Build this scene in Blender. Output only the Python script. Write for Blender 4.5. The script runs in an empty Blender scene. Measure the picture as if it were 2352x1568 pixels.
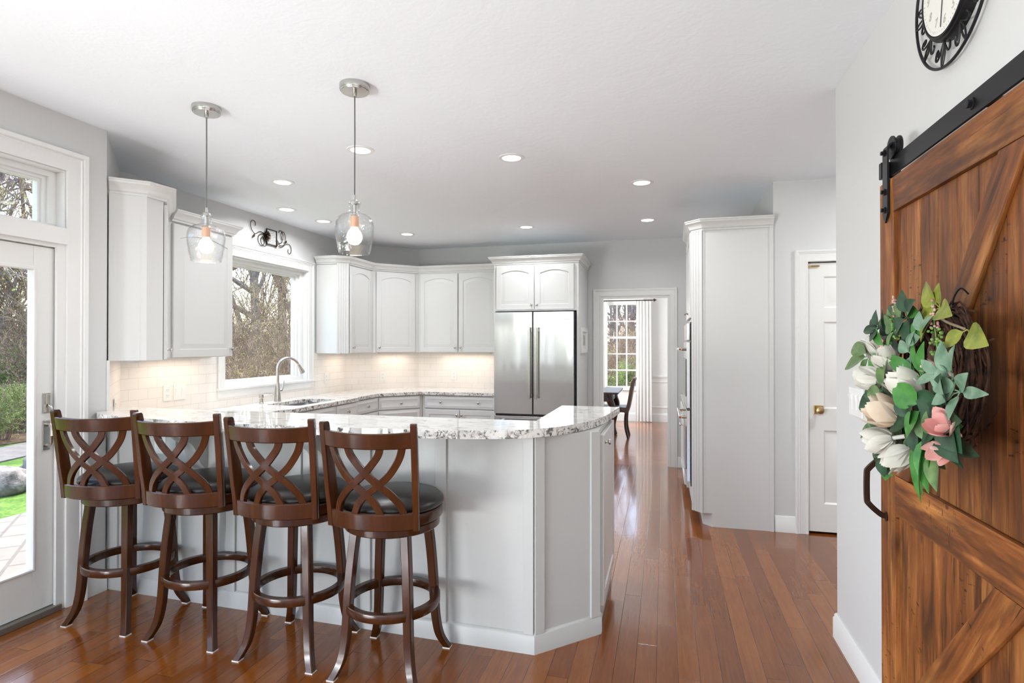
import bpy, bmesh, math, random
from mathutils import Vector, Matrix, noise
from mathutils.geometry import tessellate_polygon
sc = bpy.context.scene
col = sc.collection
PI = math.pi
R = math.radians

# ---------------------------------------------------------------- camera, sky, sun, big lights, exposure
cam = bpy.data.objects.new('camera', bpy.data.cameras.new('camera'))
col.objects.link(cam)
cam.location = (0, 0, 1.437)
cam.rotation_euler = (PI/2 + 0.00598, 0, 0.25744)
cam.data.sensor_width = 36.0
cam.data.lens = 20.29
cam.data.clip_start = 0.05
sc.camera = cam

world = bpy.data.worlds.new('sky'); sc.world = world
world.use_nodes = True
wn = world.node_tree.nodes; wl = world.node_tree.links
sky = wn.new('ShaderNodeTexSky'); sky.sky_type = 'NISHITA'; sky.sun_disc = False
sky.sun_elevation = R(62); sky.sun_rotation = R(-23); sky.air_density = 1.0; sky.dust_density = 2.5; sky.ozone_density = 1.0
wn['Background'].inputs['Strength'].default_value = 0.8
wl.new(sky.outputs[0], wn['Background'].inputs['Color'])

def add_light(name, kind, loc, energy, color=(1, 1, 1), rot=(0, 0, 0), **kw):
    l = bpy.data.lights.new(name, kind); l.energy = energy; l.color = color
    for k, v in kw.items(): setattr(l, k, v)
    o = bpy.data.objects.new(name, l); o.location = loc; o.rotation_euler = rot
    col.objects.link(o); return o
sv = Vector((-0.17, 0.40, 0.91)).normalized()
sun = add_light('sun', 'SUN', (0, 0, 20), 5.5, (1, 0.95, 0.87), angle=R(0.6))
sun.rotation_euler = sv.to_track_quat('Z', 'Y').to_euler()
# area lamps added just inside unseen windows, standing in for daylight
add_light('daylight_fill_left', 'AREA', (-3.08, -1.6, 0.45), 225, (0.93, 0.965, 1), (R(134), 0, R(-76)), shape='RECTANGLE', size=2.9, size_y=0.7)
add_light('daylight_fill_dining', 'AREA', (-2.62, 9.4, 1.5), 105, (0.96, 0.98, 1), (R(90), 0, R(-90)), shape='RECTANGLE', size=1.8, size_y=1.6)
add_light('nook_fill', 'POINT', (-1.2, -0.9, 1.55), 10, (0.95, 0.97, 1), shadow_soft_size=0.3)  # unseen fill light added behind the camera, no fixture
add_light('hall_fill', 'AREA', (1.9, 4.0, 2.66), 16, (0.97, 0.98, 1), shape='DISK', size=0.3)  # unseen overhead fill added to brighten the hall, no fixture
sc.view_settings.view_transform = 'Standard'
try: sc.view_settings.look = 'None'
except Exception: pass
sc.view_settings.exposure = 0.31
sc.view_settings.gamma = 1.0
sc.view_settings.use_curve_mapping = False

# ---------------------------------------------------------------- mesh helpers
def V(*a): return Vector(a)
class MB:
    def __init__(s): s.v = []; s.f = []; s.m = None; s.u = []
    def pt(s, p):
        p = Vector(p)
        if s.m is not None: p = s.m @ p
        s.v.append(p); return len(s.v) - 1
    def face(s, idx): s.f.append(tuple(idx))
    def box(s, x0, x1, y0, y1, z0, z1):
        i = [s.pt(p) for p in ((x0,y0,z0),(x1,y0,z0),(x1,y1,z0),(x0,y1,z0),(x0,y0,z1),(x1,y0,z1),(x1,y1,z1),(x0,y1,z1))]
        for q in ((0,3,2,1),(4,5,6,7),(0,1,5,4),(1,2,6,5),(2,3,7,6),(3,0,4,7)): s.face([i[k] for k in q])
        return s
    def prism(s, poly, z0, z1):           # polygon in XY, counter-clockwise
        n = len(poly)
        a = [s.pt((p[0], p[1], z0)) for p in poly]; b = [s.pt((p[0], p[1], z1)) for p in poly]
        s.face(a[::-1]); s.face(b)
        for k in range(n): s.face((a[k], a[(k+1) % n], b[(k+1) % n], b[k]))
        return s
    def loft(s, loops, cap0=True, cap1=True, closed=True, ring=False):
        L = [[s.pt(p) for p in lp] for lp in loops]
        n = len(L[0]); m = len(L)
        for a in range(m if ring else m-1):
            A, B = L[a], L[(a+1) % m]
            for k in range(n if closed else n-1):
                s.face((A[k], A[(k+1) % n], B[(k+1) % n], B[k]))
        if not ring:
            if cap0: s.face(L[0][::-1])
            if cap1: s.face(L[-1])
        return s
    def tube(s, pts, r, n=8, sq=None, up=None, ring=False):
        # round (r) or rectangular (sq=(w along side, h along up)) section swept along a path; r or sq entries may be lists
        pts = [Vector(p) for p in pts]; m = len(pts); loops = []
        ref = Vector(up) if up is not None else None
        prev = None
        for i, p in enumerate(pts):
            if ring: t = pts[(i+1) % m] - pts[i-1]
            else: t = pts[min(i+1, m-1)] - pts[max(i-1, 0)]
            t.normalize()
            if ref is not None: a = ref
            elif prev is not None: a = prev
            else: a = Vector((0,0,1)) if abs(t.z) < 0.9 else Vector((1,0,0))
            side = t.cross(a)
            if side.length < 1e-6: side = t.orthogonal()
            side.normalize(); u = side.cross(t).normalized(); prev = u
            if sq:
                w = sq[0][i] if isinstance(sq[0], (list, tuple)) else sq[0]
                h = sq[1][i] if isinstance(sq[1], (list, tuple)) else sq[1]
                c = min(w, h) * 0.18
                w /= 2; h /= 2
                cr = ((w-c,-h),(w,-h+c),(w,h-c),(w-c,h),(-w+c,h),(-w,h-c),(-w,-h+c),(-w+c,-h))
                loops.append([p + side*x + u*y for x, y in cr])
            else:
                rr = r[i] if isinstance(r, (list, tuple)) else r
                loops.append([p + side*(rr*math.cos(2*PI*k/n)) + u*(rr*math.sin(2*PI*k/n)) for k in range(n)])
        s.loft(loops, ring=ring); return s
    def lathe(s, prof, n=32, c=(0,0,0), axis=(0,0,1), cap=True):
        c = Vector(c); q = Vector(axis).to_track_quat('Z', 'Y')
        loops = [[c + q @ Vector((r*math.cos(2*PI*k/n), r*math.sin(2*PI*k/n), z)) for k in range(n)] for r, z in prof]
        s.loft(loops, cap, cap); return s
    def ball(s, c, r, n=12, m=8, sc=(1,1,1)):
        c = Vector(c)
        loops = []
        for i in range(1, m):
            a = PI*i/m - PI/2
            loops.append([c + Vector((sc[0]*r*math.cos(a)*math.cos(2*PI*k/n), sc[1]*r*math.cos(a)*math.sin(2*PI*k/n), sc[2]*r*math.sin(a))) for k in range(n)])
        b = len(s.v); s.loft(loops, False, False)
        lo = s.pt(c + Vector((0,0,-r*sc[2]))); hi = s.pt(c + Vector((0,0,r*sc[2]))); e = b + (m-2)*n
        for k in range(n):
            s.face((b+(k+1) % n, b+k, lo)); s.face((e+k, e+(k+1) % n, hi))
        return s
    def sweep(s, path, prof, o=(0,0,0), U=(1,0,0), W=(0,1,0), N=(0,0,1), closed=False):
        # profile (out, height) swept along a mitred 2-D path laid in the U, W plane; 'out' is to the right of travel
        o, U, W, N = Vector(o), Vector(U), Vector(W), Vector(N)
        P = [Vector(p) for p in path]; n = len(P); loops = []
        for i in range(n):
            ds = []
            if closed or i > 0: ds.append((P[i] - P[i-1]).normalized())
            if closed or i < n-1: ds.append((P[(i+1) % n] - P[i]).normalized())
            ns = [Vector((d.y, -d.x)) for d in ds]
            mt = ns[0] if len(ns) == 1 else (ns[0] + ns[1]) / (1 + ns[0].dot(ns[1]))
            loops.append([o + U*(P[i].x + mt.x*a) + W*(P[i].y + mt.y*a) + N*h for a, h in prof])
        s.loft(loops, ring=closed); return s
    def card(s, c, x, y):                  # a two-triangle leaf blade
        c, x, y = Vector(c), Vector(x), Vector(y)
        s.face([s.pt(c - y), s.pt(c + x), s.pt(c + y), s.pt(c - x)])
    def mesh(s, name, bevel=0, seg=2, ang=35, flat=False):
        me = bpy.data.meshes.new(name)
        me.from_pydata([tuple(p) for p in s.v], [], s.f)
        bm = bmesh.new(); bm.from_mesh(me)
        if not flat: bmesh.ops.recalc_face_normals(bm, faces=bm.faces)
        if bevel:
            es = [e for e in bm.edges if len(e.link_faces) == 2 and e.calc_face_angle(0) > R(30)]
            bmesh.ops.bevel(bm, geom=es, offset=bevel, segments=seg, affect='EDGES', profile=0.5, clamp_overlap=True)
        bm.to_mesh(me); bm.free()
        if not flat:
            me.polygons.foreach_set('use_smooth', [True]*len(me.polygons))
            me.set_sharp_from_angle(angle=R(ang))
        return me

WM = {}
def link(o): col.objects.link(o); return o
def thing(name, label, cat, loc=(0,0,0), rz=0, group=None):
    o = link(bpy.data.objects.new(name, None)); o.empty_display_size = 0.1
    o.location = loc; o.rotation_euler = (0,0,rz)
    o['label'] = label; o['category'] = cat
    if group: o['group'] = group
    WM[o.name] = Matrix.Translation(loc) @ Matrix.Rotation(rz, 4, 'Z')
    return o
def part(name, mb, mat, parent, label=None, **kw):
    me = mb.mesh(name, **kw) if isinstance(mb, MB) else mb
    me.materials.append(mat)
    o = link(bpy.data.objects.new(name, me))
    if kw.get('bevel'):
        wnm = o.modifiers.new('weighted', 'WEIGHTED_NORMAL'); wnm.keep_sharp = True; wnm.weight = 100
    if parent is not None:
        M = WM[parent.name]; me.transform(M.inverted()); o.parent = parent; WM[o.name] = M
    if label: o['label'] = label
    return o
def struct(name, mb, mat, parent=None, **kw):
    o = part(name, mb, mat, parent, **kw)
    if parent is None: o['kind'] = 'structure'; WM[o.name] = Matrix.Identity(4)
    return o
def single(name, mb, mat, label, cat, group=None, **kw):
    o = part(name, mb, mat, None, **kw); o['label'] = label; o['category'] = cat; WM[o.name] = Matrix.Identity(4)
    if group: o['group'] = group
    return o
def dup(o, loc=None, rz=None, label=None, scale=None, parent=None):
    c = link(o.copy())
    if parent is not None: c.parent = parent
    if loc is not None: c.location = loc
    if rz is not None: c.rotation_euler = (0,0,rz)
    if scale is not None: c.scale = (scale,)*3
    if label: c['label'] = label
    for ch in KIDS.get(o.name, ()): dup(ch, parent=c)
    return c
class _K(dict): pass
KIDS = {}
def kids(o):                               # remember a finished thing's tree before copying it
    ch = [c for c in col.objects if c.parent is o]
    KIDS[o.name] = ch
    for c in ch: kids(c)

# ---------------------------------------------------------------- materials
def lin(c):
    if isinstance(c, str): c = tuple(int(c[i:i+2], 16) for i in (0, 2, 4))
    return tuple(((x/255)/12.92 if x/255 <= 0.04045 else ((x/255+0.055)/1.055)**2.4) for x in c) + (1,)
class NT:
    def __init__(s, name):
        s.mat = bpy.data.materials.new(name); s.mat.use_nodes = True
        s.t = s.mat.node_tree; s.n = s.t.nodes; s.b = s.n['Principled BSDF']
    def new(s, typ, **kw):
        nd = s.n.new('ShaderNode' + typ)
        for k, v in kw.items():
            if k.startswith('i_'):
                key = k[2:]; nd.inputs[int(key) if key.isdigit() else key.replace('_', ' ')].default_value = v
            else: setattr(nd, k, v)
        return nd
    def lk(s, a, b): s.t.links.new(a, b)
    def sock(s, nd, key): return nd.inputs[key]
    def math(s, op, a, b=None, c=None):
        nd = s.n.new('ShaderNodeMath'); nd.operation = op
        for i, x in enumerate((a, b, c)):
            if x is None: continue
            if isinstance(x, (int, float)): nd.inputs[i].default_value = x
            else: s.lk(x, nd.inputs[i])
        return nd.outputs[0]
    def ramp(s, fac, stops, interp='LINEAR'):
        nd = s.n.new('ShaderNodeValToRGB'); cr = nd.color_ramp; cr.interpolation = interp
        while len(cr.elements) < len(stops): cr.elements.new(0.5)
        for e, (p, c) in zip(cr.elements, stops):
            e.position = p; e.color = lin(c) if not isinstance(c, float) else (c, c, c, 1)
        s.lk(fac, nd.inputs[0]); return nd.outputs[0]
    def mix(s, fac, a, b, blend='MIX'):
        nd = s.n.new('ShaderNodeMix'); nd.data_type = 'RGBA'; nd.blend_type = blend
        for i, x in ((0, fac), (6, a), (7, b)):
            if isinstance(x, (int, float)): nd.inputs[i].default_value = x
            elif isinstance(x, tuple): nd.inputs[i].default_value = x
            else: s.lk(x, nd.inputs[i])
        return nd.outputs[2]
    def noise(s, vec, scale, detail=4, rough=0.55, dist=0.0):
        nd = s.new('TexNoise'); nd.inputs['Scale'].default_value = scale; nd.inputs['Detail'].default_value = detail
        nd.inputs['Roughness'].default_value = rough; nd.inputs['Distortion'].default_value = dist
        if vec is not None: s.lk(vec, nd.inputs['Vector'])
        return nd.outputs['Fac']
    def obj(s): return s.new('TexCoord').outputs['Object']
    def pos(s): return s.new('NewGeometry').outputs['Position']
    def map(s, vec, scale=(1,1,1), rot=(0,0,0), loc=(0,0,0)):
        nd = s.new('Mapping'); nd.inputs['Scale'].default_value = scale; nd.inputs['Rotation'].default_value = rot; nd.inputs['Location'].default_value = loc
        s.lk(vec, nd.inputs['Vector']); return nd.outputs[0]
    def bump(s, h, strength=0.3, dist=0.01):
        nd = s.new('Bump'); nd.inputs['Strength'].default_value = strength; nd.inputs['Distance'].default_value = dist
        s.lk(h, nd.inputs['Height']); s.lk(nd.outputs[0], s.b.inputs['Normal']); return nd
    def set(s, **kw):
        for k, v in kw.items():
            i = s.b.inputs[k.replace('_', ' ')]
            if isinstance(v, (int, float, tuple)): i.default_value = v
            else: s.lk(v, i)
        return s
def plain(name, c, rough=0.5, metal=0.0, **kw):
    m = NT(name); m.set(Base_Color=lin(c), Roughness=rough, Metallic=metal, **kw); return m.mat
def emit(name, c, strength):
    m = NT(name); m.set(Base_Color=lin(c), Emission_Color=lin(c), Emission_Strength=strength); return m.mat

def m_paint(name, c, rough=0.6, bscale=180, bs=0.06):
    m = NT(name); m.set(Base_Color=lin(c), Roughness=rough)
    m.bump(m.noise(m.pos(), bscale, 3), bs, 0.002); return m.mat
def m_ceiling():
    m = NT('ceiling_plaster'); p = m.pos()
    a = m.noise(p, 2.6, 6, 0.6, 0.8); b = m.noise(p, 26, 3, 0.5, 0.6)
    m.set(Base_Color=lin('EFF4F9'), Roughness=0.75)
    m.bump(m.math('ADD', a, m.math('MULTIPLY', b, 0.25)), 0.22, 0.02); return m.mat
def m_planks(name, axis, w=0.092, L=1.15, tones=('5C2B0A','804514','9C5D24'), seed=0.0):
    m = NT(name); sp = m.new('SeparateXYZ'); m.lk(m.pos(), sp.inputs[0])
    a, b = (sp.outputs[0], sp.outputs[1]) if axis == 'Y' else (sp.outputs[1], sp.outputs[0])
    xa = m.math('ADD', m.math('DIVIDE', a, w), 50.37 + seed)
    row = m.math('FLOOR', xa); fx = m.math('FRACT', xa)
    wn1 = m.new('TexWhiteNoise', noise_dimensions='1D'); m.lk(row, wn1.inputs['W'])
    yb = m.math('ADD', m.math('DIVIDE', b, L), m.math('ADD', 40.0, m.math('MULTIPLY', wn1.outputs['Value'], 9.0)))
    cl = m.math('FLOOR', yb); fy = m.math('FRACT', yb)
    cb = m.new('CombineXYZ'); m.lk(row, cb.inputs[0]); m.lk(cl, cb.inputs[1])
    wn2 = m.new('TexWhiteNoise', noise_dimensions='3D'); m.lk(cb.outputs[0], wn2.inputs['Vector'])
    rid = wn2.outputs['Value']
    gv = m.new('CombineXYZ'); m.lk(m.math('MULTIPLY', a, 1.0), gv.inputs[0]); m.lk(m.math('MULTIPLY', b, 0.06), gv.inputs[1]); m.lk(m.math('MULTIPLY', rid, 20.0), gv.inputs[2])
    g1 = m.noise(gv.outputs[0], 34, 6, 0.6, 1.6); g2 = m.noise(gv.outputs[0], 190, 3, 0.6, 0.4)
    bl = m.noise(m.pos(), 5.0, 4, 0.5)
    gw = m.math('ADD', m.math('MULTIPLY', g1, 0.55), m.math('ADD', m.math('MULTIPLY', g2, 0.25), m.math('MULTIPLY', bl, 0.2)))
    t = m.math('ADD', m.math('MULTIPLY', rid, 0.42), m.math('SUBTRACT', m.math('MULTIPLY', gw, 1.25), 0.32))
    c = m.ramp(t, [(0.0, tones[0]), (0.5, tones[1]), (1.0, tones[2])])
    ex = m.math('MULTIPLY', m.math('MINIMUM', fx, m.math('SUBTRACT', 1.0, fx)), w)
    ey = m.math('MULTIPLY', m.math('MINIMUM', fy, m.math('SUBTRACT', 1.0, fy)), L)
    e = m.math('MINIMUM', ex, ey)
    gap = m.math('LESS_THAN', e, 0.0011)
    c = m.mix(m.math('MULTIPLY', gap, 0.8), c, lin('1E0E07'))
    m.set(Base_Color=c, Roughness=m.math('ADD', 0.09, m.math('MULTIPLY', g2, 0.15)), Specular_IOR_Level=0.5, Coat_Weight=0.35, Coat_Roughness=0.06)
    hh = m.math('ADD', m.math('MULTIPLY', m.math('SMOOTH_MIN', e, 0.003, 0.002), 0.4), m.math('ADD', m.math('MULTIPLY', g2, 0.0005), m.math('MULTIPLY', m.noise(m.pos(), 3.5, 2), 0.0018)))
    m.bump(hh, 0.35, 1.0); return m.mat
def m_wood(name, tones, rot=(0,0,0), sc=(1,1,1), rough=0.35, scale=7.0, coat=0.0, knots=True, contrast=1.0, spec=0.5):
    # grain runs along local Z before rot
    m = NT(name); o = m.map(m.obj(), (1,1,1), rot)
    v = m.map(o, (sc[0], sc[1], sc[2]*0.09))
    g1 = m.noise(v, scale, 6, 0.62, 2.2); g2 = m.noise(v, scale*9, 4, 0.6, 0.3); bl = m.noise(o, 2.4, 3)
    t = m.math('ADD', m.math('MULTIPLY', m.math('SUBTRACT', g1, 0.5), 1.5*contrast), m.math('ADD', m.math('MULTIPLY', m.math('SUBTRACT', g2, 0.5), 0.7*contrast), m.math('ADD', 0.5, m.math('MULTIPLY', m.math('SUBTRACT', bl, 0.5), 0.9*contrast))))
    c = m.ramp(t, [(0.05, tones[0]), (0.5, tones[1]), (0.95, tones[2])])
    if knots:
        vo = m.new('TexVoronoi'); vo.inputs['Scale'].default_value = 3.1; m.lk(m.map(o, (2.2,2.2,1)), vo.inputs['Vector'])
        k = m.ramp(m.math('ADD', vo.outputs['Distance'], m.math('MULTIPLY', g1, 0.08)), [(0.06, 0.85), (0.13, 0.0)])
        c = m.mix(k, c, lin('2A160C'))
        st = m.noise(m.map(o, (2.2, 2.2, 0.5)), 4.0, 5, 0.7, 1.0)
        c = m.mix(m.ramp(st, [(0.56, 0.0), (0.74, 0.75)]), c, lin(tones[0]))
    if knots:
        oi = m.new('ObjectInfo'); cv = m.new('CombineXYZ'); m.lk(m.math('MULTIPLY', oi.outputs['Random'], 31.0), cv.inputs[0]); m.lk(m.math('MULTIPLY', oi.outputs['Random'], 17.0), cv.inputs[2])
        va = m.new('VectorMath'); va.operation = 'ADD'; m.lk(o, va.inputs[0]); m.lk(cv.outputs[0], va.inputs[1]); o2 = va.outputs[0]
        big = m.noise(m.map(o2, (5, 5, 0.9)), 2.2, 5, 0.65, 0.8)
        c = m.mix(m.ramp(big, [(0.48, 0.0), (0.66, 0.72)]), c, lin('3A2113'))
        ck_ = m.noise(m.map(o2, (1, 1, 0.035)), 75, 3, 0.6, 0.5)
        c = m.mix(m.ramp(ck_, [(0.64, 0.0), (0.70, 0.85)]), c, lin('1E110A'))
        nick = m.noise(m.map(o2, (0.35, 0.35, 1.0), (0, 0, 0)), 95, 2, 0.5, 0.2); zone = m.noise(m.map(o2, (1, 1, 1)), 3.2, 2)
        c = m.mix(m.math('MULTIPLY', m.ramp(nick, [(0.63, 0.0), (0.68, 0.8)]), m.ramp(zone, [(0.56, 0.0), (0.62, 1.0)])), c, lin('20120B'))
        tone = m.math('ADD', 0.78, m.math('MULTIPLY', oi.outputs['Random'], 0.40))
        cc = m.new('CombineColor'); [m.lk(tone, cc.inputs[k]) for k in range(3)]; c = m.mix(1.0, c, cc.outputs[0], 'MULTIPLY')
    m.set(Base_Color=c, Roughness=rough, Coat_Weight=coat, Coat_Roughness=0.12, Specular_IOR_Level=spec)
    m.bump(m.math('ADD', g2, g1), 0.12, 0.004); return m.mat
def m_granite():
    m = NT('granite'); p = m.pos()
    a = m.noise(m.map(p, (0.75, 2.0, 1.6), (0,0,R(12))), 7, 9, 0.68, 1.4)
    b = m.noise(p, 42, 6, 0.7, 0.8)
    c = m.ramp(a, [(0.30, 'B9B4AE'), (0.44, 'E3E0DB'), (0.60, 'EFEDE9'), (0.72, 'CFC9C2')])
    v = m.noise(m.map(p, (0.85, 1.9, 2.0), (0,0,R(20)), (3,1,0)), 6.5, 8, 0.7, 1.8)
    vein = m.math('MULTIPLY', m.ramp(v, [(0.545, 0.0), (0.64, 1.0)]), m.ramp(b, [(0.40, 0.05), (0.56, 1.0)]))
    c = m.mix(m.math('MULTIPLY', vein, 0.85), c, lin('6A5750'))
    v2 = m.noise(m.map(p, (1.2, 1.7, 2.2), (0,0,0), (7,5,2)), 15, 7, 0.75, 1.2)
    d = m.math('MULTIPLY', m.ramp(v2, [(0.60, 0.0), (0.66, 1.0)]), m.ramp(b, [(0.46, 0.0), (0.58, 1.0)]))
    c = m.mix(d, c, lin('2B2523'))
    # the rough-worked edges show the dark crystals more strongly
    nz = m.new('SeparateXYZ'); m.lk(m.new('NewGeometry').outputs['True Normal'], nz.inputs[0])
    side = m.math('SUBTRACT', 1.0, m.math('ABSOLUTE', nz.outputs[2]))
    e = m.math('MULTIPLY', m.ramp(m.noise(m.map(p, (1,1,1), (0,0,0), (2,9,4)), 30, 6, 0.7, 1.0), [(0.50, 0.0), (0.60, 0.9)]), side)
    c = m.mix(e, c, lin('453B37'))
    m.set(Base_Color=c, Roughness=0.05, Specular_IOR_Level=0.6); return m.mat
def m_tile(name, ax):
    # white subway tile laid along ax = direction cosines of the wall in XY
    m = NT(name); sp = m.new('SeparateXYZ'); m.lk(m.pos(), sp.inputs[0])
    u = m.math('ADD', m.math('MULTIPLY', sp.outputs[0], ax[0]), m.math('MULTIPLY', sp.outputs[1], ax[1]))
    cb = m.new('CombineXYZ'); m.lk(u, cb.inputs[0]); m.lk(m.math('SUBTRACT', sp.outputs[2], 0.8625), cb.inputs[1])
    br = m.new('TexBrick'); br.offset = 0.5
    for k, v in (('Scale', 1.0), ('Mortar Size', 0.0016), ('Mortar Smooth', 0.3), ('Brick Width', 0.165), ('Row Height', 0.0815), ('Bias', 0.0)): br.inputs[k].default_value = v
    br.inputs['Color1'].default_value = lin('F0EBE5'); br.inputs['Color2'].default_value = lin('EDE8E2'); br.inputs['Mortar'].default_value = lin('D9D1C8')
    m.lk(cb.outputs[0], br.inputs['Vector'])
    m.set(Base_Color=br.outputs['Color'], Roughness=0.12)
    m.bump(m.math('SUBTRACT', 1.0, br.outputs['Fac']), 0.35, 0.002); return m.mat
def m_steel(name, c='C9CACB', rough=0.2, wave=0.0):
    m = NT(name); o = m.obj()
    m.set(Base_Color=lin(c), Metallic=1.0, Roughness=rough)
    if wave:
        tg = m.new('Tangent'); tg.direction_type = 'RADIAL'; tg.axis = 'Z'
        m.set(Anisotropic=0.35, Anisotropic_Rotation=0.0); m.lk(tg.outputs[0], m.b.inputs['Tangent'])
        m.bump(m.math('MULTIPLY', m.noise(m.map(o, (1,1,0.10), (0,0,0), (1.7,0,0.3)), 5.0, 1, 0.4, 0.3), wave), 1.0, 1.0)
    return m.mat
def m_glass(name, tint=(1,1,1), refl=1.0, bump=0.0):
    m = NT(name); m.n.remove(m.b)
    out = m.n['Material Output']; tr = m.new('BsdfTransparent'); gl = m.new('BsdfGlossy'); fr = m.new('Fresnel'); mx = m.new('MixShader')
    tr.inputs[0].default_value = tint + (1,); gl.inputs['Roughness'].default_value = 0.02; pass
    if bump:
        bn = m.new('Bump'); bn.inputs['Strength'].default_value = bump; bn.inputs['Distance'].default_value = 0.004
        vo = m.noise(m.map(m.obj(), (1,1,0.7)), 42, 2, 0.5, 1.5); m.lk(vo, bn.inputs['Height'])
        m.lk(bn.outputs[0], gl.inputs['Normal']); m.lk(bn.outputs[0], fr.inputs['Normal'])
    m.lk(m.math('MULTIPLY', fr.outputs[0], refl), mx.inputs[0]); bf = m.new('NewGeometry'); m.lk(m.math('ADD', 1.45, m.math('MULTIPLY', bf.outputs['Backfacing'], 1/1.45 - 1.45)), fr.inputs[0]); m.lk(tr.outputs[0], mx.inputs[1]); m.lk(gl.outputs[0], mx.inputs[2]); m.lk(mx.outputs[0], out.inputs[0])
    return m.mat
def m_leaf(name, c0, c1, rough=0.5, trans=0.25, scale=9):
    m = NT(name); c = m.ramp(m.noise(m.obj(), scale, 3), [(0.3, c0), (0.7, c1)])
    m.set(Base_Color=c, Roughness=rough)
    if trans:
        tl = m.new('BsdfTranslucent'); m.lk(c, tl.inputs[0]); mx = m.new('MixShader'); mx.inputs[0].default_value = trans
        m.lk(m.b.outputs[0], mx.inputs[1]); m.lk(tl.outputs[0], mx.inputs[2]); m.lk(mx.outputs[0], m.n['Material Output'].inputs[0])
    return m.mat
def m_ground(name, cs, scale=6, bs=0.6):
    m = NT(name); a = m.noise(m.pos(), scale, 8, 0.7); b = m.noise(m.pos(), scale*14, 4, 0.7)
    m.set(Base_Color=m.ramp(m.math('ADD', m.math('MULTIPLY', a, 0.6), m.math('MULTIPLY', b, 0.4)), [(0.32, cs[0]), (0.5, cs[1]), (0.66, cs[2])]), Roughness=0.9, Specular_IOR_Level=0.15)
    m.bump(b, bs, 0.03); return m.mat
def m_pavers():
    m = NT('stone_pavers'); p = m.map(m.pos(), (1,1,1), (0,0,R(45)))
    br = m.new('TexBrick'); br.offset = 0.5
    for k, v in (('Scale', 1.0), ('Mortar Size', 0.012), ('Mortar Smooth', 0.2), ('Brick Width', 0.34), ('Row Height', 0.21), ('Bias', 0.0)): br.inputs[k].default_value = v
    br.inputs['Color1'].default_value = lin('6F6A62'); br.inputs['Color2'].default_value = lin('5E5B57'); br.inputs['Mortar'].default_value = lin('45423D')
    m.lk(p, br.inputs['Vector'])
    m.set(Base_Color=m.mix(m.math('MULTIPLY', m.noise(m.pos(), 9, 6), 0.5), br.outputs['Color'], lin('8C867B')), Roughness=0.9)
    m.bump(m.math('SUBTRACT', 1.0, br.outputs['Fac']), 0.6, 0.01); return m.mat

M_wall = m_paint('wall_paint', 'D4D4D3', 0.55)
M_ceil = m_ceiling()
M_trim = plain('trim_white', 'E8E8E6', 0.32)
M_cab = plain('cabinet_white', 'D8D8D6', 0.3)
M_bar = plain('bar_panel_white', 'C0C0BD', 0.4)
M_dark = plain('shadow_gap_black', '0C0B0B', 0.7)
M_floor = m_planks('oak_floor', 'Y')
M_floor2 = m_planks('oak_floor_dining', 'X', 0.06, 1.3, ('6A371C','8A5430','A66C42'), 7.1)
M_granite = m_granite()
M_steel = m_steel('brushed_steel', 'DEDEDE', 0.13, 0.008)
M_chrome = plain('satin_nickel', 'C4C0BA', 0.24, 1.0)
M_nickel = plain('pendant_nickel', 'C2C0BC', 0.22, 1.0)
M_black = plain('black_iron', '17171A', 0.45, 0.3)
M_bronze = plain('oil_bronze', '4A3C33', 0.32, 0.9)
M_brass = plain('satin_brass', 'C9AE7C', 0.28, 1.0)
M_ovenblk = plain('oven_black', '0A0A0B', 0.12)
M_red = plain('red_enamel', 'A8321F', 0.35)
M_pane = m_glass('window_glass', (1,1,1), 0.4)
M_shade = m_glass('seeded_glass', (0.982,0.985,0.985), 1.3, 1.0)
M_bulb = emit('lit_bulb', 'FFE6C6', 2.3)
M_lens = emit('lit_lens', 'FFFBF4', 4.0)
M_plastic = plain('switch_white', 'ECEBE8', 0.3)
M_slot = plain('slot_dark', '5B5650', 0.6)
M_stool = m_wood('stool_cherry', ('1F0D04','40200B','613312'), scale=5, rough=0.2, coat=0.1, knots=False, contrast=0.55, spec=0.35)
M_leather = plain('dark_leather', '1D1917', 0.33)
M_glide = plain('glide_white', 'D8D4CC', 0.5)
BT = ('331E10','804A22','B27940')
M_bwv = m_wood('barn_wood_vertical', BT, (0,0,0), rough=0.5, spec=0.3)
M_bwh = m_wood('barn_wood_horizontal', BT, (R(90),0,0), rough=0.5, spec=0.3)
M_bwd = m_wood('barn_wood_diagonal', BT, (R(-36),0,0), rough=0.5, spec=0.3)
M_curtain = m_leaf('white_voile', 'F2F1EE', 'F6F5F3', 0.8, 0.4, 3)
M_dwood = plain('dining_dark_wood', '33211A', 0.3)
M_dchair = plain('dining_brown_leather', '5A4238', 0.42)

# ================================================================ THE SETTING
H = 2.70
def wall(name, axis, t0, t1, a0, a1, holes=(), z1=H, mat=None, z0=0.0):
    # slab whose thickness runs t0..t1 and whose length runs a0..a1; holes = (a0, a1, z0, z1)
    mb = MB()
    def bx(u0, u1, w0, w1):
        if u1 - u0 < 1e-4 or w1 - w0 < 1e-4: return
        if axis == 'Y': mb.box(t0, t1, u0, u1, w0, w1)
        else: mb.box(u0, u1, t0, t1, w0, w1)
    xs = sorted(set([a0, a1] + [h[0] for h in holes] + [h[1] for h in holes]))
    for u0, u1 in zip(xs, xs[1:]):
        hs = sorted([h for h in holes if h[0] <= u0 + 1e-6 and h[1] >= u1 - 1e-6], key=lambda h: h[2])
        z = z0
        for h in hs: bx(u0, u1, z, h[2]); z = h[3]
        bx(u0, u1, z, z1)
    return struct(name, mb, mat or M_wall, flat=False)

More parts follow.
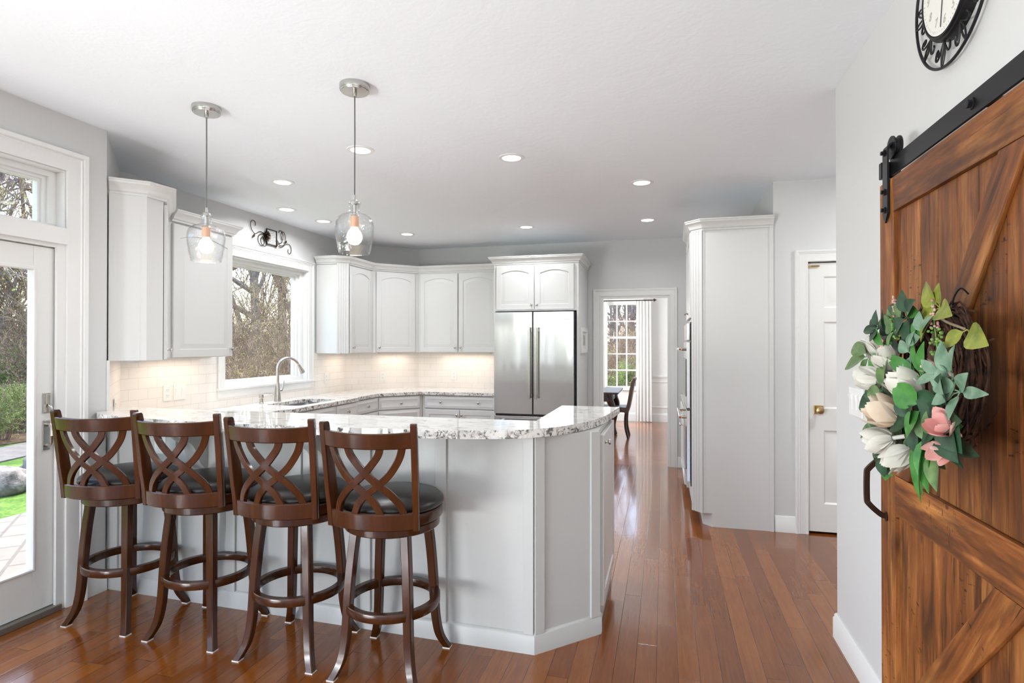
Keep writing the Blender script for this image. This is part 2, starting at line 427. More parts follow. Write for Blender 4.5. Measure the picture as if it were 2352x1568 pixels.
fl = MB(); fl.box(-3.95, 3.05, -4.62, 7.10, -0.12, 0.0); struct('floor', fl, M_floor)
fl = MB(); fl.box(-2.75, 1.25, 7.10, 11.3, -0.12, 0.0); struct('floor_dining', fl, M_floor2)
ce = MB(); ce.box(-4.0, 3.1, -4.65, 11.35, H, H + 0.1); struct('ceiling', ce, M_ceil)

wall('wall_left', 'Y', -3.30, -3.18, -4.62, 2.56, [(1.40, 2.44, 0.0, 2.0), (1.40, 2.44, 2.07, 2.394), (0.2, 1.3, 0.0, 2.0), (0.2, 1.3, 2.07, 2.394), (-3.1, -0.1, 0.05, 2.4)])
mb = MB(); mb.prism([(-3.18, 2.68), (-3.81, 3.31), (-3.93, 3.31), (-3.93, 3.26), (-3.30, 2.63), (-3.30, 2.56), (-3.18, 2.56)], 0, H)
struct('wall_left_return', mb, M_wall)
wall('wall_window', 'Y', -3.93, -3.81, 3.31, 6.394, [(4.345, 5.595, 1.05, 2.25)])
mb = MB(); mb.prism([(-3.81, 6.394), (-3.134, 7.07), (-3.134, 7.19), (-3.30, 7.19), (-3.93, 6.56), (-3.93, 6.394)], 0, H)
struct('wall_corner', mb, M_wall)
wall('wall_back', 'X', 7.07, 7.19, -3.134, 0.94, [(-0.741, 0.06, 0.0, 2.022)])
wall('wall_oven', 'Y', 0.82, 0.94, 4.835, 7.07)
wall('wall_hall', 'X', 4.835, 4.955, 0.94, 3.05, [(1.063, 1.83, 0.0, 2.07)])
wall('wall_leak_block', 'X', 5.6, 5.7, 0.94, 3.05)  # this wall and its end added behind the hall door to block light leaks
wall('wall_leak_block_end', 'Y', 3.05, 3.15, 4.955, 5.7)
wall('wall_right', 'Y', 0.82, 0.94, -4.62, 3.15)
wall('wall_hall_near', 'X', 3.03, 3.15, 0.94, 3.05)
wall('wall_hall_end', 'Y', 3.05, 3.15, 3.03, 4.955)
wall('wall_rear', 'X', -4.62, -4.5, -3.18, 0.82, [(-2.9, 0.5, 0.6, 2.5)])
wall('wall_dining_back', 'X', 11.15, 11.27, -2.75, 1.25, [(-1.10, -0.46, 0.58, 2.25)], mat=plain('dining_white', 'E9E8E5', 0.5))
wall('wall_dining_left', 'Y', -2.75, -2.63, 7.19, 11.15, [(8.5, 10.3, 0.7, 2.3)])
wall('wall_dining_right', 'Y', 1.2, 1.3, 7.19, 11.15)

# baseboards
BP = [(0, 0), (0.016, 0), (0.016, 0.095), (0.011, 0.103), (0.011, 0.112), (0.005, 0.122), (0.0, 0.124)]
def baseboard(name, paths, mat=None):
    mb = MB()
    for p in paths: mb.sweep(p, BP)
    return struct(name, mb, mat or M_trim)
baseboard('baseboard_right', [[(0.94, 3.15), (0.82, 3.15), (0.82, -4.5)]])
baseboard('baseboard_left', [[(-3.18, 2.545), (-3.18, 2.68)], [(-3.18, -4.5), (-3.18, -3.1)]])
baseboard('baseboard_hall', [[(1.92, 4.835), (3.05, 4.835)], [(0.826, 4.835), (0.972, 4.835)]])
baseboard('baseboard_back', [[(0.152, 7.07), (0.82, 7.07)], [(-0.9, 7.07), (-0.84, 7.07)]])
DB = [(0, 0), (0.016, 0), (0.016, 0.13), (0.008, 0.14), (0.008, 0.15), (0, 0.16)]
mb = MB(); mb.sweep([(-2.63, 11.15), (1.2, 11.15)], DB); struct('baseboard_dining', mb, M_trim)

# casings: profile (out from the opening, height off the wall)
CP = [(0, 0), (0, 0.011), (0.004, 0.016), (0.012, 0.016), (0.016, 0.012), (0.060, 0.017), (0.064, 0.021), (0.070, 0.019), (0.074, 0.024), (0.088, 0.026), (0.092, 0.022), (0.092, 0)]
def casing(name, pts, o, U, N, closed=False, prof=CP, mat=None, thick=1.0):
    mb = MB(); mb.sweep(pts, [(a, h*thick) for a, h in prof], o, U, (0,0,1), N, closed)
    return struct(name, mb, mat or M_trim)
# travel so that the opening is on the left of travel in the (U, Z) plane
casing('trim_1', [(0.06, 0), (0.06, 2.022), (-0.741, 2.022), (-0.741, 0)], (0, 7.07, 0), (1,0,0), (0,-1,0))                    # dining doorway
casing('trim_2', [(1.83, 0), (1.83, 2.07), (1.063, 2.07), (1.063, 0)], (0, 4.835, 0), (1,0,0), (0,-1,0))                         # panelled door
# patio door and transom: flat wide casing with a back band
PP = [(0, 0), (0, 0.014), (0.012, 0.018), (0.070, 0.018), (0.074, 0.024), (0.082, 0.020), (0.086, 0.030), (0.106, 0.034), (0.106, 0)]
mb = MB()
mb.sweep([(-0.2, 0), (-0.2, 2.394), (-2.44, 2.394), (-2.44, 0)], PP, (-3.18, 0, 0), (0,-1,0), (0,0,1), (1,0,0))
mb.box(-3.1805, -3.1625, 1.401, 2.445, 1.986, 2.075); mb.box(-3.1805, -3.156, 1.401, 2.44, 1.9855, 2.0005)
mb.box(-3.1805, -3.1625, 0.2, 1.299, 1.985, 2.075); mb.box(-3.1805, -3.162, 1.30, 1.40, 0.0, 2.394)
struct('trim_3', mb, M_trim)
# jamb linings
mb = MB()
mb.box(-0.7415, -0.721, 7.0695, 7.1905, 0, 2.0035); mb.box(0.04, 0.0605, 7.0695, 7.1905, 0, 2.0035); mb.box(-0.7415, 0.0605, 7.069, 7.191, 2.004, 2.0225)
struct('trim_4', mb, M_trim)

# ---- kitchen window
wf = MB()
wf.box(-3.93, -3.811, 4.346, 4.357, 1.054, 2.238); wf.box(-3.93, -3.811, 5.583, 5.594, 1.054, 2.238); wf.box(-3.93, -3.812, 4.346, 5.594, 2.2385, 2.249)
for a, d0, d1 in ((0.0, -3.945, -3.86), (0.055, -3.945, -3.885), (0.085, -3.94, -3.905)):
    w = 0.055 if a == 0 else 0.03 if a == 0.055 else 0.022
    y0, y1, z0, z1 = 4.357 + a, 5.583 - a, 1.05 + a*0.55, 2.238 - a*0.62
    wf.box(d0, d1, y0, y0 + w, z0 + w*0.75, z1 - w*0.62); wf.box(d0, d1, y1 - w, y1, z0 + w*0.75, z1 - w*0.62)
    wf.box(d0 + .001, d1 - .0008, y0 + .0005, y1 - .0005, z1 - w*0.62, z1); wf.box(d0 + .001, d1 - .0008, y0 + .0005, y1 - .0005, z0, z0 + w*0.75)
w1 = struct('window_1', wf, M_trim)
st = MB(); st.box(-3.93, -3.812, 4.346, 5.594, 1.051, 1.0535); st.box(-3.812, -3.772, 4.24, 5.70, 1.035, 1.053); st.box(-3.8115, -3.790, 4.25, 5.69, 0.965, 1.0345)
part('window_sill', st, M_trim, w1, bevel=0.003)
pn = MB(); pn.box(-3.926, -3.920, 4.46, 5.48, 1.10, 2.18); part('pane', pn, M_pane, w1)
casing('trim_5', [(-5.595, 1.053), (-5.595, 2.25), (-4.345, 2.25), (-4.345, 1.053)][::-1], (-3.81, 0, 0), (0,-1,0), (1,0,0))
# the top casing carries a deeper head mould
mb = MB(); mb.sweep([(-4.25, 2.328), (-5.69, 2.328)], [(0, 0), (0, 0.026), (0.006, 0.030), (0.012, 0.028), (0.016, 0.036), (0.022, 0.036), (0.022, 0)], (-3.81, 0, 0), (0,-1,0), (0,0,1), (1,0,0))
struct('trim_6', mb, M_trim)

# ---- transom lights over the patio doors
for nm, y0, y1 in (('window_3', 1.40, 2.44), ('window_4', 0.2, 1.3)):
    wf = MB()
    wf.box(-3.299, -3.181, y0 + .001, y0 + 0.01, 2.078, 2.384); wf.box(-3.299, -3.181, y1 - 0.01, y1 - .001, 2.078, 2.384); wf.box(-3.299, -3.182, y0 + .001, y1 - .001, 2.3845, 2.393); wf.box(-3.299, -3.182, y0 + .001, y1 - .001, 2.071, 2.0775)
    for a, d, w in ((0.0, -3.235, 0.04), (0.035, -3.255, 0.025), (0.055, -3.27, 0.02)):
        b0, b1, z0, z1 = y0 + 0.01 + a, y1 - 0.01 - a, 2.078 + a*0.3, 2.384 - a*0.75
        wf.box(-3.30 - a*.1, d, b0, b0 + w, z0 + w*0.5, z1 - w*0.75); wf.box(-3.30 - a*.1, d, b1 - w, b1, z0 + w*0.5, z1 - w*0.75); wf.box(-3.301 - a*.1, d - .0008, b0 + .0005, b1 - .0005, z1 - w*0.75, z1); wf.box(-3.301 - a*.1, d - .0008, b0 + .0005, b1 - .0005, z0, z0 + w*0.5)
    o = struct(nm, wf, M_trim)
    pn = MB(); pn.box(-3.296, -3.29, y0 + 0.06, y1 - 0.06, 2.09, 2.35); part('pane', pn, M_pane, o)

# ---- patio door leaves
def glazed_door(nm, y0, y1, z0, z1, xf, handle):
    mb = MB(); t = 0.045; st, rb, rt = 0.108, 0.225, 0.125
    mb.box(xf - t, xf, y0, y0 + st, z0, z1); mb.box(xf - t, xf, y1 - st, y1, z0, z1)
    mb.box(xf - t, xf, y0 + st, y1 - st, z0, z0 + rb); mb.box(xf - t, xf, y0 + st, y1 - st, z1 - rt, z1)
    o = struct(nm, mb, plain('door_paint_' + nm, 'E6E6E3', 0.35), bevel=0.002)
    gb = MB()
    P = [(0, 0), (0.004, 0.008), (0.012, 0.008), (0.016, 0.002), (0.022, 0.0), (0.022, -0.016), (0, -0.016)]
    gb.sweep([(-y0 - st, z0 + rb), (-y1 + st, z0 + rb), (-y1 + st, z1 - rt), (-y0 - st, z1 - rt)], [(0.004 - a, h) for a, h in P], (xf, 0, 0), (0,-1,0), (0,0,1), (1,0,0), True)
    part('glazing_bead', gb, M_trim, o)
    pn = MB(); pn.box(xf - 0.028, xf - 0.022, y0 + st - .008, y1 - st + .008, z0 + rb - .008, z1 - rt + .008); part('pane', pn, M_pane, o)
    if handle:
        hb = MB(); yc = y1 - 0.042
        hb.box(xf, xf + 0.008, yc - 0.019, yc + 0.019, 0.875, 1.035)
        part('handle_plate', hb, M_chrome, o, bevel=0.004)
        gp = MB()
        pts = [(xf + 0.006, yc, 1.01), (xf + 0.03, yc, 1.012), (xf + 0.052, yc - 0.008, 0.99), (xf + 0.062, yc - 0.014, 0.955), (xf + 0.052, yc - 0.006, 0.918), (xf + 0.03, yc, 0.898), (xf + 0.006, yc, 0.9)]
        gp.tube(pts, [0.009, 0.008, 0.007, 0.008, 0.007, 0.008, 0.009], 10); part('grip', gp, M_chrome, o)
        lk = MB(); lk.box(xf, xf + 0.009, yc - 0.019, yc + 0.019, 1.075, 1.18); lk.box(xf + 0.009, xf + 0.018, yc - 0.011, yc + 0.011, 1.12, 1.172); part('lock_plate', lk, M_chrome, o, bevel=0.003)
        lv = MB(); lv.tube([(xf + 0.012, yc + 0.004, 1.115), (xf + 0.026, yc + 0.012, 1.10), (xf + 0.024, yc + 0.016, 1.06)], 0.005, 8); part('thumb_turn', lv, M_chrome, o)
    return o
glazed_door('door_1', 1.42, 2.40, 0.035, 1.96, -3.205, True)
glazed_door('door_3', 0.22, 1.28, 0.035, 1.96, -3.205, False)
mb = MB()
for y0, y1 in ((1.40, 2.44), (0.2, 1.3)):
    mb.box(-3.299, -3.181, y1 - 0.036, y1 - .001, 0.033, 1.9645); mb.box(-3.299, -3.181, y0 + .001, y0 + 0.018, 0.033, 1.9645); mb.box(-3.299, -3.182, y0 + .001, y1 - .001, 1.965, 1.999)
    mb.box(-3.196, -3.177, y1 - 0.046, y1, 0, 2.0)
struct('trim_7', mb, M_trim)
mb = MB(); mb.box(-3.31, -3.165, 0.2, 2.42, 0.0, 0.032); struct('trim_8', mb, plain('threshold_grey', '8B877F', 0.4, 0.6), bevel=0.004)

# ---- rear and left windows behind the camera (they light the room)
for nm, ax, a0, a1, z0, z1, t in (('window_5', 'X', -2.9, 0.5, 0.6, 2.5, -4.56), ('window_6', 'Y', -3.1, -0.1, 0.05, 2.4, -3.24), ('window_7', 'Y', 8.5, 10.3, 0.7, 2.3, -2.69)):
    wf = MB(); n = 4 if ax == 'X' else 3
    def seg(u0, u1, w0, w1):
        if ax == 'X': wf.box(u0, u1, t - 0.03, t + 0.03, w0, w1)
        else: wf.box(t - 0.03, t + 0.03, u0, u1, w0, w1)
    for k in range(n + 1):
        u = a0 + (a1 - a0)*k/n; seg(max(a0, u - 0.03), min(a1, u + 0.03), z0, z1)
    seg(a0, a1, z0, z0 + 0.05); seg(a0, a1, z1 - 0.05, z1)
    o = struct(nm, wf, M_trim)
    pn = MB()
    if ax == 'X': pn.box(a0, a1, t - 0.003, t + 0.003, z0, z1)
    else: pn.box(t - 0.003, t + 0.003, a0, a1, z0, z1)
    part('pane', pn, M_pane, o)

# ---- dining window
wf = MB(); y0, y1 = 11.15, 11.25
wf.box(-1.10, -1.055, 11.151, y1, 0.645, 2.20); wf.box(-0.505, -0.46, 11.151, y1, 0.645, 2.20); wf.box(-1.1005, -0.4595, 11.1505, y1 + .001, 2.20, 2.2505); wf.box(-1.1005, -0.4595, 11.10, y1 + .001, 0.579, 0.645)
o = struct('window_2', wf, M_trim)
mu = MB()
for k in (1, 2):
    x = -1.055 + 0.55*k/3; mu.box(x - 0.012, x + 0.012, 11.19, 11.21, 0.645, 2.20)
for k in (1, 2, 3, 4):
    z = 2.20 - 1.555*k/5; w = 0.022 if k == 2 else 0.012; mu.box(-1.055, -0.505, 11.188, 11.212, z - w, z + w)
part('muntins', mu, M_trim, o)
pn = MB(); pn.box(-1.055, -0.505, 11.198, 11.202, 0.645, 2.20); part('pane', pn, M_pane, o)
casing('trim_9', [(-0.46, 0.55), (-0.46, 2.25), (-1.10, 2.25), (-1.10, 0.55)], (0, 11.15, 0), (1,0,0), (0,-1,0))
# wainscot: chair rail and picture-frame mouldings
mb = MB()
mb.box(-0.37, 1.2, 11.118, 11.15, 0.845, 0.875); mb.box(-0.37, 1.2, 11.13, 11.15, 0.825, 0.845); mb.box(-2.63, -1.19, 11.118, 11.15, 0.845, 0.875)
FP = [(0, 0), (0, 0.012), (0.012, 0.014), (0.020, 0.006), (0.026, 0)]
for a, b in ((-0.33, 0.30), (0.38, 1.1), (-2.5, -1.3)):
    mb.sweep([(a, 0.26), (b, 0.26), (b, 0.75), (a, 0.75)], [(-p, h) for p, h in FP], (0, 11.15, 0), (1,0,0), (0,0,1), (0,-1,0), True)
struct('trim_10', mb, M_trim)

# ---- six-panel hall door
mb = MB(); x0, x1, yf = 1.066, 1.826, 4.85
def pan_door(mb, x0, x1, z0, z1, yf, t=0.036):
    mb.box(x0, x1, yf + 0.012, yf + t, z0, z1)
    w = x1 - x0; st = 0.108; mid = 0.10
    cols = [(x0 + st, x0 + w/2 - mid/2), (x0 + w/2 + mid/2, x1 - st)]
    rows = [(z0 + 0.21, z0 + 0.77), (z0 + 0.935, z0 + 1.595), (z0 + 1.70, z0 + 1.94)]
    mb.box(x0, x0 + st, yf, yf + 0.012, z0, z1); mb.box(x1 - st, x1, yf, yf + 0.012, z0, z1); mb.box(x0 + w/2 - mid/2, x0 + w/2 + mid/2, yf, yf + 0.012, z0, z1)
    zz = [z0] + [v for r in rows for v in r] + [z1]
    for k in range(0, len(zz), 2):
        for c in cols: mb.box(c[0], c[1], yf, yf + 0.012, zz[k], zz[k+1])
    for c in cols:
        for r in rows:
            L = []
            for i, d in ((0.0, 0.0), (0.012, 0.011), (0.028, 0.011), (0.052, 0.003)):
                L.append([(c[0] + i, yf + d, r[0] + i), (c[1] - i, yf + d, r[0] + i), (c[1] - i, yf + d, r[1] - i), (c[0] + i, yf + d, r[1] - i)])
            mb.loft(L, False, True)
pan_door(mb, x0, x1, 0.018, 2.062, yf)
d2 = struct('door_2', mb, plain('hall_door_paint', 'E9E8E4', 0.35))
kb = MB(); c = (1.137, yf, 0.944)
kb.box(c[0] - 0.033, c[0] + 0.033, yf - 0.008, yf, c[2] - 0.033, c[2] + 0.033); part('rose_plate', kb, M_brass, d2, bevel=0.003)
kb = MB(); kb.lathe([(0.011, 0), (0.010, 0.02), (0.016, 0.028), (0.027, 0.036), (0.030, 0.046), (0.026, 0.056), (0.012, 0.061), (0.0, 0.062)], 24, (c[0], yf - 0.008, c[2]), (0,-1,0)); part('door_knob', kb, M_brass, d2)
kb = MB(); kb.box(1.068, 1.135, yf - 0.01, yf, 2.030, 2.045); kb.tube([(1.09, yf - 0.012, 2.037), (1.143, yf - 0.014, 2.037)], 0.007, 8); part('flip_latch', kb, M_brass, d2)
mb = MB(); mb.box(1.063, 1.83, 4.87, 4.955, 2.062, 2.07); mb.box(1.063, 1.066, 4.87, 4.955, 0, 2.07); struct('door_gap_shade', mb, M_dark)  # black strips painted in as the shade of the door's edge gaps

# ---- tiled backsplash
def splash(nm, pts, ax, z0=0.866, z1=1.345):
    mb = MB(); mb.prism(pts, z0, z1); return struct(nm, mb, m_tile('tile_' + nm, ax))
splash('wall_tile_return', [(-3.196, 2.70), (-3.806, 3.31), (-3.80, 3.316), (-3.188, 2.706)], (-0.7071, 0.7071), 0.89)
mb = MB(); mb.box(-3.812, -3.802, 3.312, 4.25, 0.866, 1.345); mb.box(-3.812, -3.802, 4.25, 5.69, 0.866, 0.965); mb.box(-3.812, -3.802, 5.69, 6.39, 0.866, 1.345)
struct('wall_tile_window', mb, m_tile('tile_window', (0, 1)))
splash('wall_tile_corner', [(-3.806, 6.386), (-3.80, 6.39), (-3.138, 7.06), (-3.13, 7.068)], (0.7071, 0.7071))
mb = MB(); mb.box(-3.135, -1.872, 7.062, 7.072, 0.866, 1.345); struct('wall_tile_back', mb, m_tile('tile_back', (1, 0)))
mb = MB(); mb.box(-3.200, -3.176, 2.682, 2.70, 1.05, 1.345); struct('trim_12', mb, M_trim)

# ================================================================ CABINETS, COUNTERS, APPLIANCES
def frame_m(o, u, n):                      # local (x along u, y outward n, z up)
    u = Vector(u).normalized(); n = Vector(n).normalized()
    return Matrix(((u.x, n.x, 0, o[0]), (u.y, n.y, 0, o[1]), (0, 0, 1, o[2]), (0, 0, 0, 1)))
def door_mb(M, w, h, arch=0.0, t=0.02, st=0.058, drawer=False):
    mb = MB(); mb.m = M; N = 12
    def loop(ins, y, rise, b=None):
        x0, x1, z0, z1 = ins, w - ins, ins if b is None else b, h - ins
        pts = [(x0, y, z0), (x1, y, z0)]
        for k in range(N + 1):
            s = k/N; x = x1 + (x0 - x1)*s
            a = max(0.0, 1 - ((s - 0.5)/0.5)**2)
            pts.append((x, y, z1 - rise*(1 - a) if rise else z1))
        return pts
    L = [loop(0, 0, 0), loop(0, t - 0.004, 0), loop(0.004, t, 0)]
    if drawer:
        L += [loop(0.012, t, 0), loop(0.032, t + 0.006, 0), loop(0.036, t + 0.0045, 0)]
    else:
        L += [loop(st, t, arch), loop(st + 0.004, t - 0.008, arch), loop(st + 0.014, t - 0.008, arch), loop(st + 0.04, t - 0.001, arch), loop(st + 0.044, t - 0.0015, arch)]
    mb.loft(L); return mb
KP = [(0.0, 0), (0.009, 0), (0.008, 0.003), (0.0055, 0.006), (0.0055, 0.012), (0.011, 0.016), (0.0145, 0.021), (0.014, 0.026), (0.009, 0.0295), (0.0, 0.030)]
def knob_mb(p, n, k=1.0):
    mb = MB(); mb.lathe([(r*k, z*k) for r, z in KP], 18, p, n); return mb
def leaf_door(parent, o, u, n, w, h, arch=0.0, knobs=(), drawer=False, name=None):
    n = Vector((n[0], n[1], 0)); u = Vector((u[0], u[1], 0))
    M = frame_m(o, u, n)
    d = part(name or ('drawer_front' if drawer else 'door'), door_mb(M, w, h, arch, drawer=drawer), M_cab, parent, ang=25)
    for kx, kz in knobs:
        p = M @ Vector((kx, 0.0205 + (0.004 if drawer else 0), kz)); part('knob', knob_mb(p, n), M_chrome, d)
    return d
CROWN = [(-0.012, 0), (0.004, 0), (0.006, 0.012), (0.016, 0.018), (0.020, 0.030), (0.032, 0.050), (0.048, 0.062), (0.050, 0.072), (0.056, 0.076), (0.056, 0.084), (-0.012, 0.084)]
def crown(parent, path, z=2.347):
    mb = MB(); mb.sweep(path, CROWN, (0,0,z)); part('crown_moulding', mb, M_cab, parent)
def flute_mb(p0, p1, n, z0, z1, k=4):
    # fluted board from p0 to p1 (XY), outward normal n
    p0, p1, n = Vector(p0), Vector(p1), Vector(n).normalized(); d = (p1 - p0); w = d.length; d.normalize()
    prof = [(0, 0), (0, 0.012)]
    for i in range(k):
        c = w*(i + 1)/(k + 1); r = w/(k + 1)*0.33
        prof += [(c - r, 0.012), (c - r*0.6, 0.0075), (c, 0.006), (c + r*0.6, 0.0075), (c + r, 0.012)]
    prof += [(w, 0.012), (w, 0)]
    mb = MB(); mb.prism([p0 + d*a + n*b for a, b in prof][::-1], z0, z1); return mb

# ---- upper corner cabinet on the angled wall
A = Vector((-3.18, 2.68)); ev = Vector((-0.7071, 0.7071)); nv = Vector((0.7071, 0.7071))
def cp(s_, d_): p = A + ev*s_ + nv*d_; return (p.x, p.y)
ZB, ZT, ZC = 1.342, 2.352, 2.347
t = thing('corner_upper_cabinet', 'tall white angled upper cabinet beside the patio door wall, plain end panel facing the stools', 'cabinet', (-3.4, 3.1, ZB))
poly = [cp(0.05, 0.006), cp(0.05, 0.20), cp(0.135, 0.285), cp(0.75, 0.285), (-3.79, 3.42), (-3.79, 3.325)]
mb = MB(); mb.prism(poly[::-1], ZB, ZT); part('body', mb, M_cab, t)
mb = MB(); mb.prism([cp(0.047, 0.008), cp(0.047, 0.03), cp(0.05, 0.03), cp(0.05, 0.008)], ZB, ZC); mb.prism([cp(0.047, 0.17), cp(0.047, 0.2), cp(0.05, 0.2), cp(0.05, 0.17)], ZB, ZC); part('end_stile', mb, M_cab, t)
o = cp(0.735, 0.288); leaf_door(t, (o[0], o[1], ZB + 0.004), -ev, nv, 0.575, 0.985, 0.042, [(0.535, 0.06)])
crown(t, [cp(0.05, 0.01), cp(0.05, 0.20), cp(0.135, 0.30), cp(0.748, 0.30)])
mb = MB(); p = cp(0.4, 0.12); mb.m = frame_m((p[0], p[1], ZB - 0.018), ev, nv); mb.box(-0.2, 0.2, -0.03, 0.03, 0, 0.018); part('undercabinet_light', mb, plain('lamp_housing', 'E8E6E0', 0.4), t)

t = thing('upper_cabinet', 'white arched-panel upper cabinet immediately left of the sink window', 'cabinet', (-3.66, 3.75, ZB))
mb = MB(); mb.box(-3.80, -3.5, 3.432, 4.075, ZB, ZT); part('body', mb, M_cab, t)
leaf_door(t, (-3.497, 4.06, ZB + 0.004), (0,-1,0), (1,0,0), 0.60, 0.985, 0.042, [(0.03, 0.06)])
crown(t, [(-3.485, 3.45), (-3.485, 4.075), (-3.79, 4.075)][::-1][::-1])
mb = MB(); mb.box(-3.70, -3.64, 3.5, 4.0, ZB - 0.018, ZB); part('undercabinet_light', mb, bpy.data.materials['lamp_housing'], t)

# ---- uppers right of the window
t = thing('upper_cabinet', 'white upper cabinet immediately right of the sink window with a fluted angled corner post', 'cabinet', (-3.6, 6.0, ZB))
mb = MB(); mb.prism([(-3.80, 5.745), (-3.54, 5.745), (-3.452, 5.835), (-3.452, 6.37), (-3.80, 6.37)], ZB, ZT); part('body', mb, M_cab, t)
part('fluted_post', flute_mb((-3.542, 5.743), (-3.450, 5.835), (0.7071, -0.7071), ZB, ZT), M_cab, t)
leaf_door(t, (-3.450, 6.345, ZB + 0.004), (0,-1,0), (1,0,0), 0.485, 0.985, 0.045, [(0.44, 0.06)])
crown(t, [(-3.79, 5.74), (-3.545, 5.735), (-3.443, 5.835), (-3.443, 6.373)])
mb = MB(); mb.box(-3.68, -3.62, 5.95, 6.3, ZB - 0.018, ZB); part('undercabinet_light', mb, bpy.data.materials['lamp_housing'], t)
t = thing('corner_upper_cabinet', 'white arched-door upper cabinet set diagonally across the far left corner', 'cabinet', (-3.35, 6.6, ZB))
mb = MB(); mb.prism([(-3.449, 6.373), (-3.02, 6.802), (-3.02, 7.06), (-3.138, 7.06), (-3.80, 6.398), (-3.80, 6.373)], ZB, ZT); part('body', mb, M_cab, t)
q = 0.7071; leaf_door(t, (-3.447 + 0.038, 6.371 + 0.038, ZB + 0.004), (q, q, 0), (q, -q, 0), 0.50, 0.985, 0.042, [(0.032, 0.06)])
crown(t, [(-3.443, 6.369), (-3.018, 6.794)])
mb = MB(); mb.m = frame_m((-3.3, 6.72, ZB - 0.018), (q, q, 0), (q, -q, 0)); mb.box(-0.22, 0.22, -0.03, 0.03, 0, 0.018); part('undercabinet_light', mb, bpy.data.materials['lamp_housing'], t)
t = thing('upper_cabinet', 'white double-door upper cabinet on the back wall left of the refrigerator', 'cabinet', (-2.45, 6.9, ZB))
mb = MB(); mb.box(-3.018, -1.876, 6.80, 7.06, ZB, ZT); part('body', mb, M_cab, t)
leaf_door(t, (-2.99, 6.798, ZB + 0.004), (1,0,0), (0,-1,0), 0.503, 0.985, 0.042, [(0.475, 0.06)])
leaf_door(t, (-2.473, 6.798, ZB + 0.004), (1,0,0), (0,-1,0), 0.503, 0.985, 0.042, [(0.028, 0.06)])
crown(t, [(-3.02, 6.796), (-1.88, 6.796)])
mb = MB(); mb.box(-2.8, -2.1, 6.9, 6.96, ZB - 0.018, ZB); part('undercabinet_light', mb, bpy.data.materials['lamp_housing'], t)
# warm under-cabinet lamps
for nm, loc, rz, sx in (('lamp_a', (-3.45, 3.15, 1.318), R(135), 0.4), ('lamp_b', (-3.67, 3.75, 1.318), R(90), 0.5), ('lamp_c', (-3.65, 6.12, 1.318), R(90), 0.35), ('lamp_d', (-3.3, 6.72, 1.318), R(45), 0.4), ('lamp_e', (-2.45, 6.93, 1.318), 0, 0.7)):
    add_light('undercabinet_' + nm, 'AREA', loc, 0.85*sx/0.5, (1, 0.82, 0.66), (0, 0, rz), shape='RECTANGLE', size=sx, size_y=0.04)

# ---- refrigerator surround and over-fridge cabinet
t = thing('refrigerator_cabinet', 'white surround with two small arched doors above the steel refrigerator', 'cabinet', (-1.38, 6.7, 0))
mb = MB(); mb.box(-1.872, -1.852, 6.30, 7.06, 0, ZT); mb.box(-0.925, -0.905, 6.30, 7.06, 0, ZT); part('side_panel', mb, M_cab, t)
mb = MB(); mb.box(-1.852, -0.925, 6.302, 7.06, 1.818, ZT); part('body', mb, M_cab, t)
leaf_door(t, (-1.838, 6.300, 1.832), (1,0,0), (0,-1,0), 0.437, 0.50, 0.035, [(0.41, 0.05)])
leaf_door(t, (-1.390, 6.300, 1.832), (1,0,0), (0,-1,0), 0.437, 0.50, 0.035, [(0.027, 0.05)])
crown(t, [(-1.872, 6.735), (-1.872, 6.296), (-0.905, 6.296), (-0.905, 7.06)])

t = thing('refrigerator', 'stainless steel french-door refrigerator with a bottom freezer drawer', 'refrigerator', (-1.38, 6.6, 0))
mb = MB(); mb.box(-1.842, -0.936, 6.29, 7.0, 0.02, 1.80); part('body', mb, plain('fridge_case', '2A2A2B', 0.4), t)
for nm, x0, x1, z0, z1 in (('door', -1.842, -1.405, 0.672, 1.803), ('door', -1.393, -0.945, 0.672, 1.803), ('freezer_drawer', -1.842, -0.945, 0.06, 0.648)):
    mb = MB(); n = 14
    front = [(x0 + (x1-x0)*k/n, 6.212 - 0.006*math.sin(PI*k/n)) for k in range(n+1)]
    mb.prism(front + [(x1, 6.285), (x0, 6.285)], z0, z1)
    d = part(nm, mb, M_steel, t, bevel=0.004)
    hb = MB()
    if nm == 'door':
        hx = -1.424 if x1 < -1.4 else -1.352
        hb.tube([(hx, 6.145, 0.846), (hx, 6.145, 1.632)], 0, sq=(0.026, 0.022), up=(0,1,0))
        for z in (0.88, 1.60): hb.box(hx - 0.011, hx + 0.011, 6.15, 6.212, z - 0.016, z + 0.016)
    else:
        hb.tube([(-1.79, 6.145, 0.60), (-1.0, 6.145, 0.60)], 0, sq=(0.022, 0.026), up=(0,0,1))
        for x in (-1.74, -1.05): hb.box(x - 0.016, x + 0.016, 6.15, 6.212, 0.59, 0.61)
    part('handle', hb, M_chrome, d, bevel=0.002)
    if nm == 'door' and x0 > -1.4:
        bd = MB(); bd.box(-1.078, -0.962, 6.2035, 6.2065, 1.711, 1.723); bg = part('badge', bd, plain('badge_silver', 'E4E4E4', 0.2, 0.8), d)
        cu = bpy.data.curves.new('badge_text', 'FONT'); cu.body = 'KitchenAid'; cu.size = 0.016; cu.align_x = 'CENTER'; cu.align_y = 'CENTER'; cu.extrude = 0.0004
        to = bpy.data.objects.new('tmp', cu); col.objects.link(to); to.rotation_euler = (PI/2, 0, 0); to.location = (-1.02, 6.2030, 1.717)
        bpy.context.view_layer.update()
        me = bpy.data.meshes.new_from_object(to.evaluated_get(bpy.context.evaluated_depsgraph_get())); me.transform(to.matrix_world); bpy.data.objects.remove(to)
        part('lettering', me, M_slot, d)
mb = MB(); mb.box(-1.83, -0.95, 6.26, 6.3, 0.0, 0.055); part('toe_grille', mb, M_black, t)

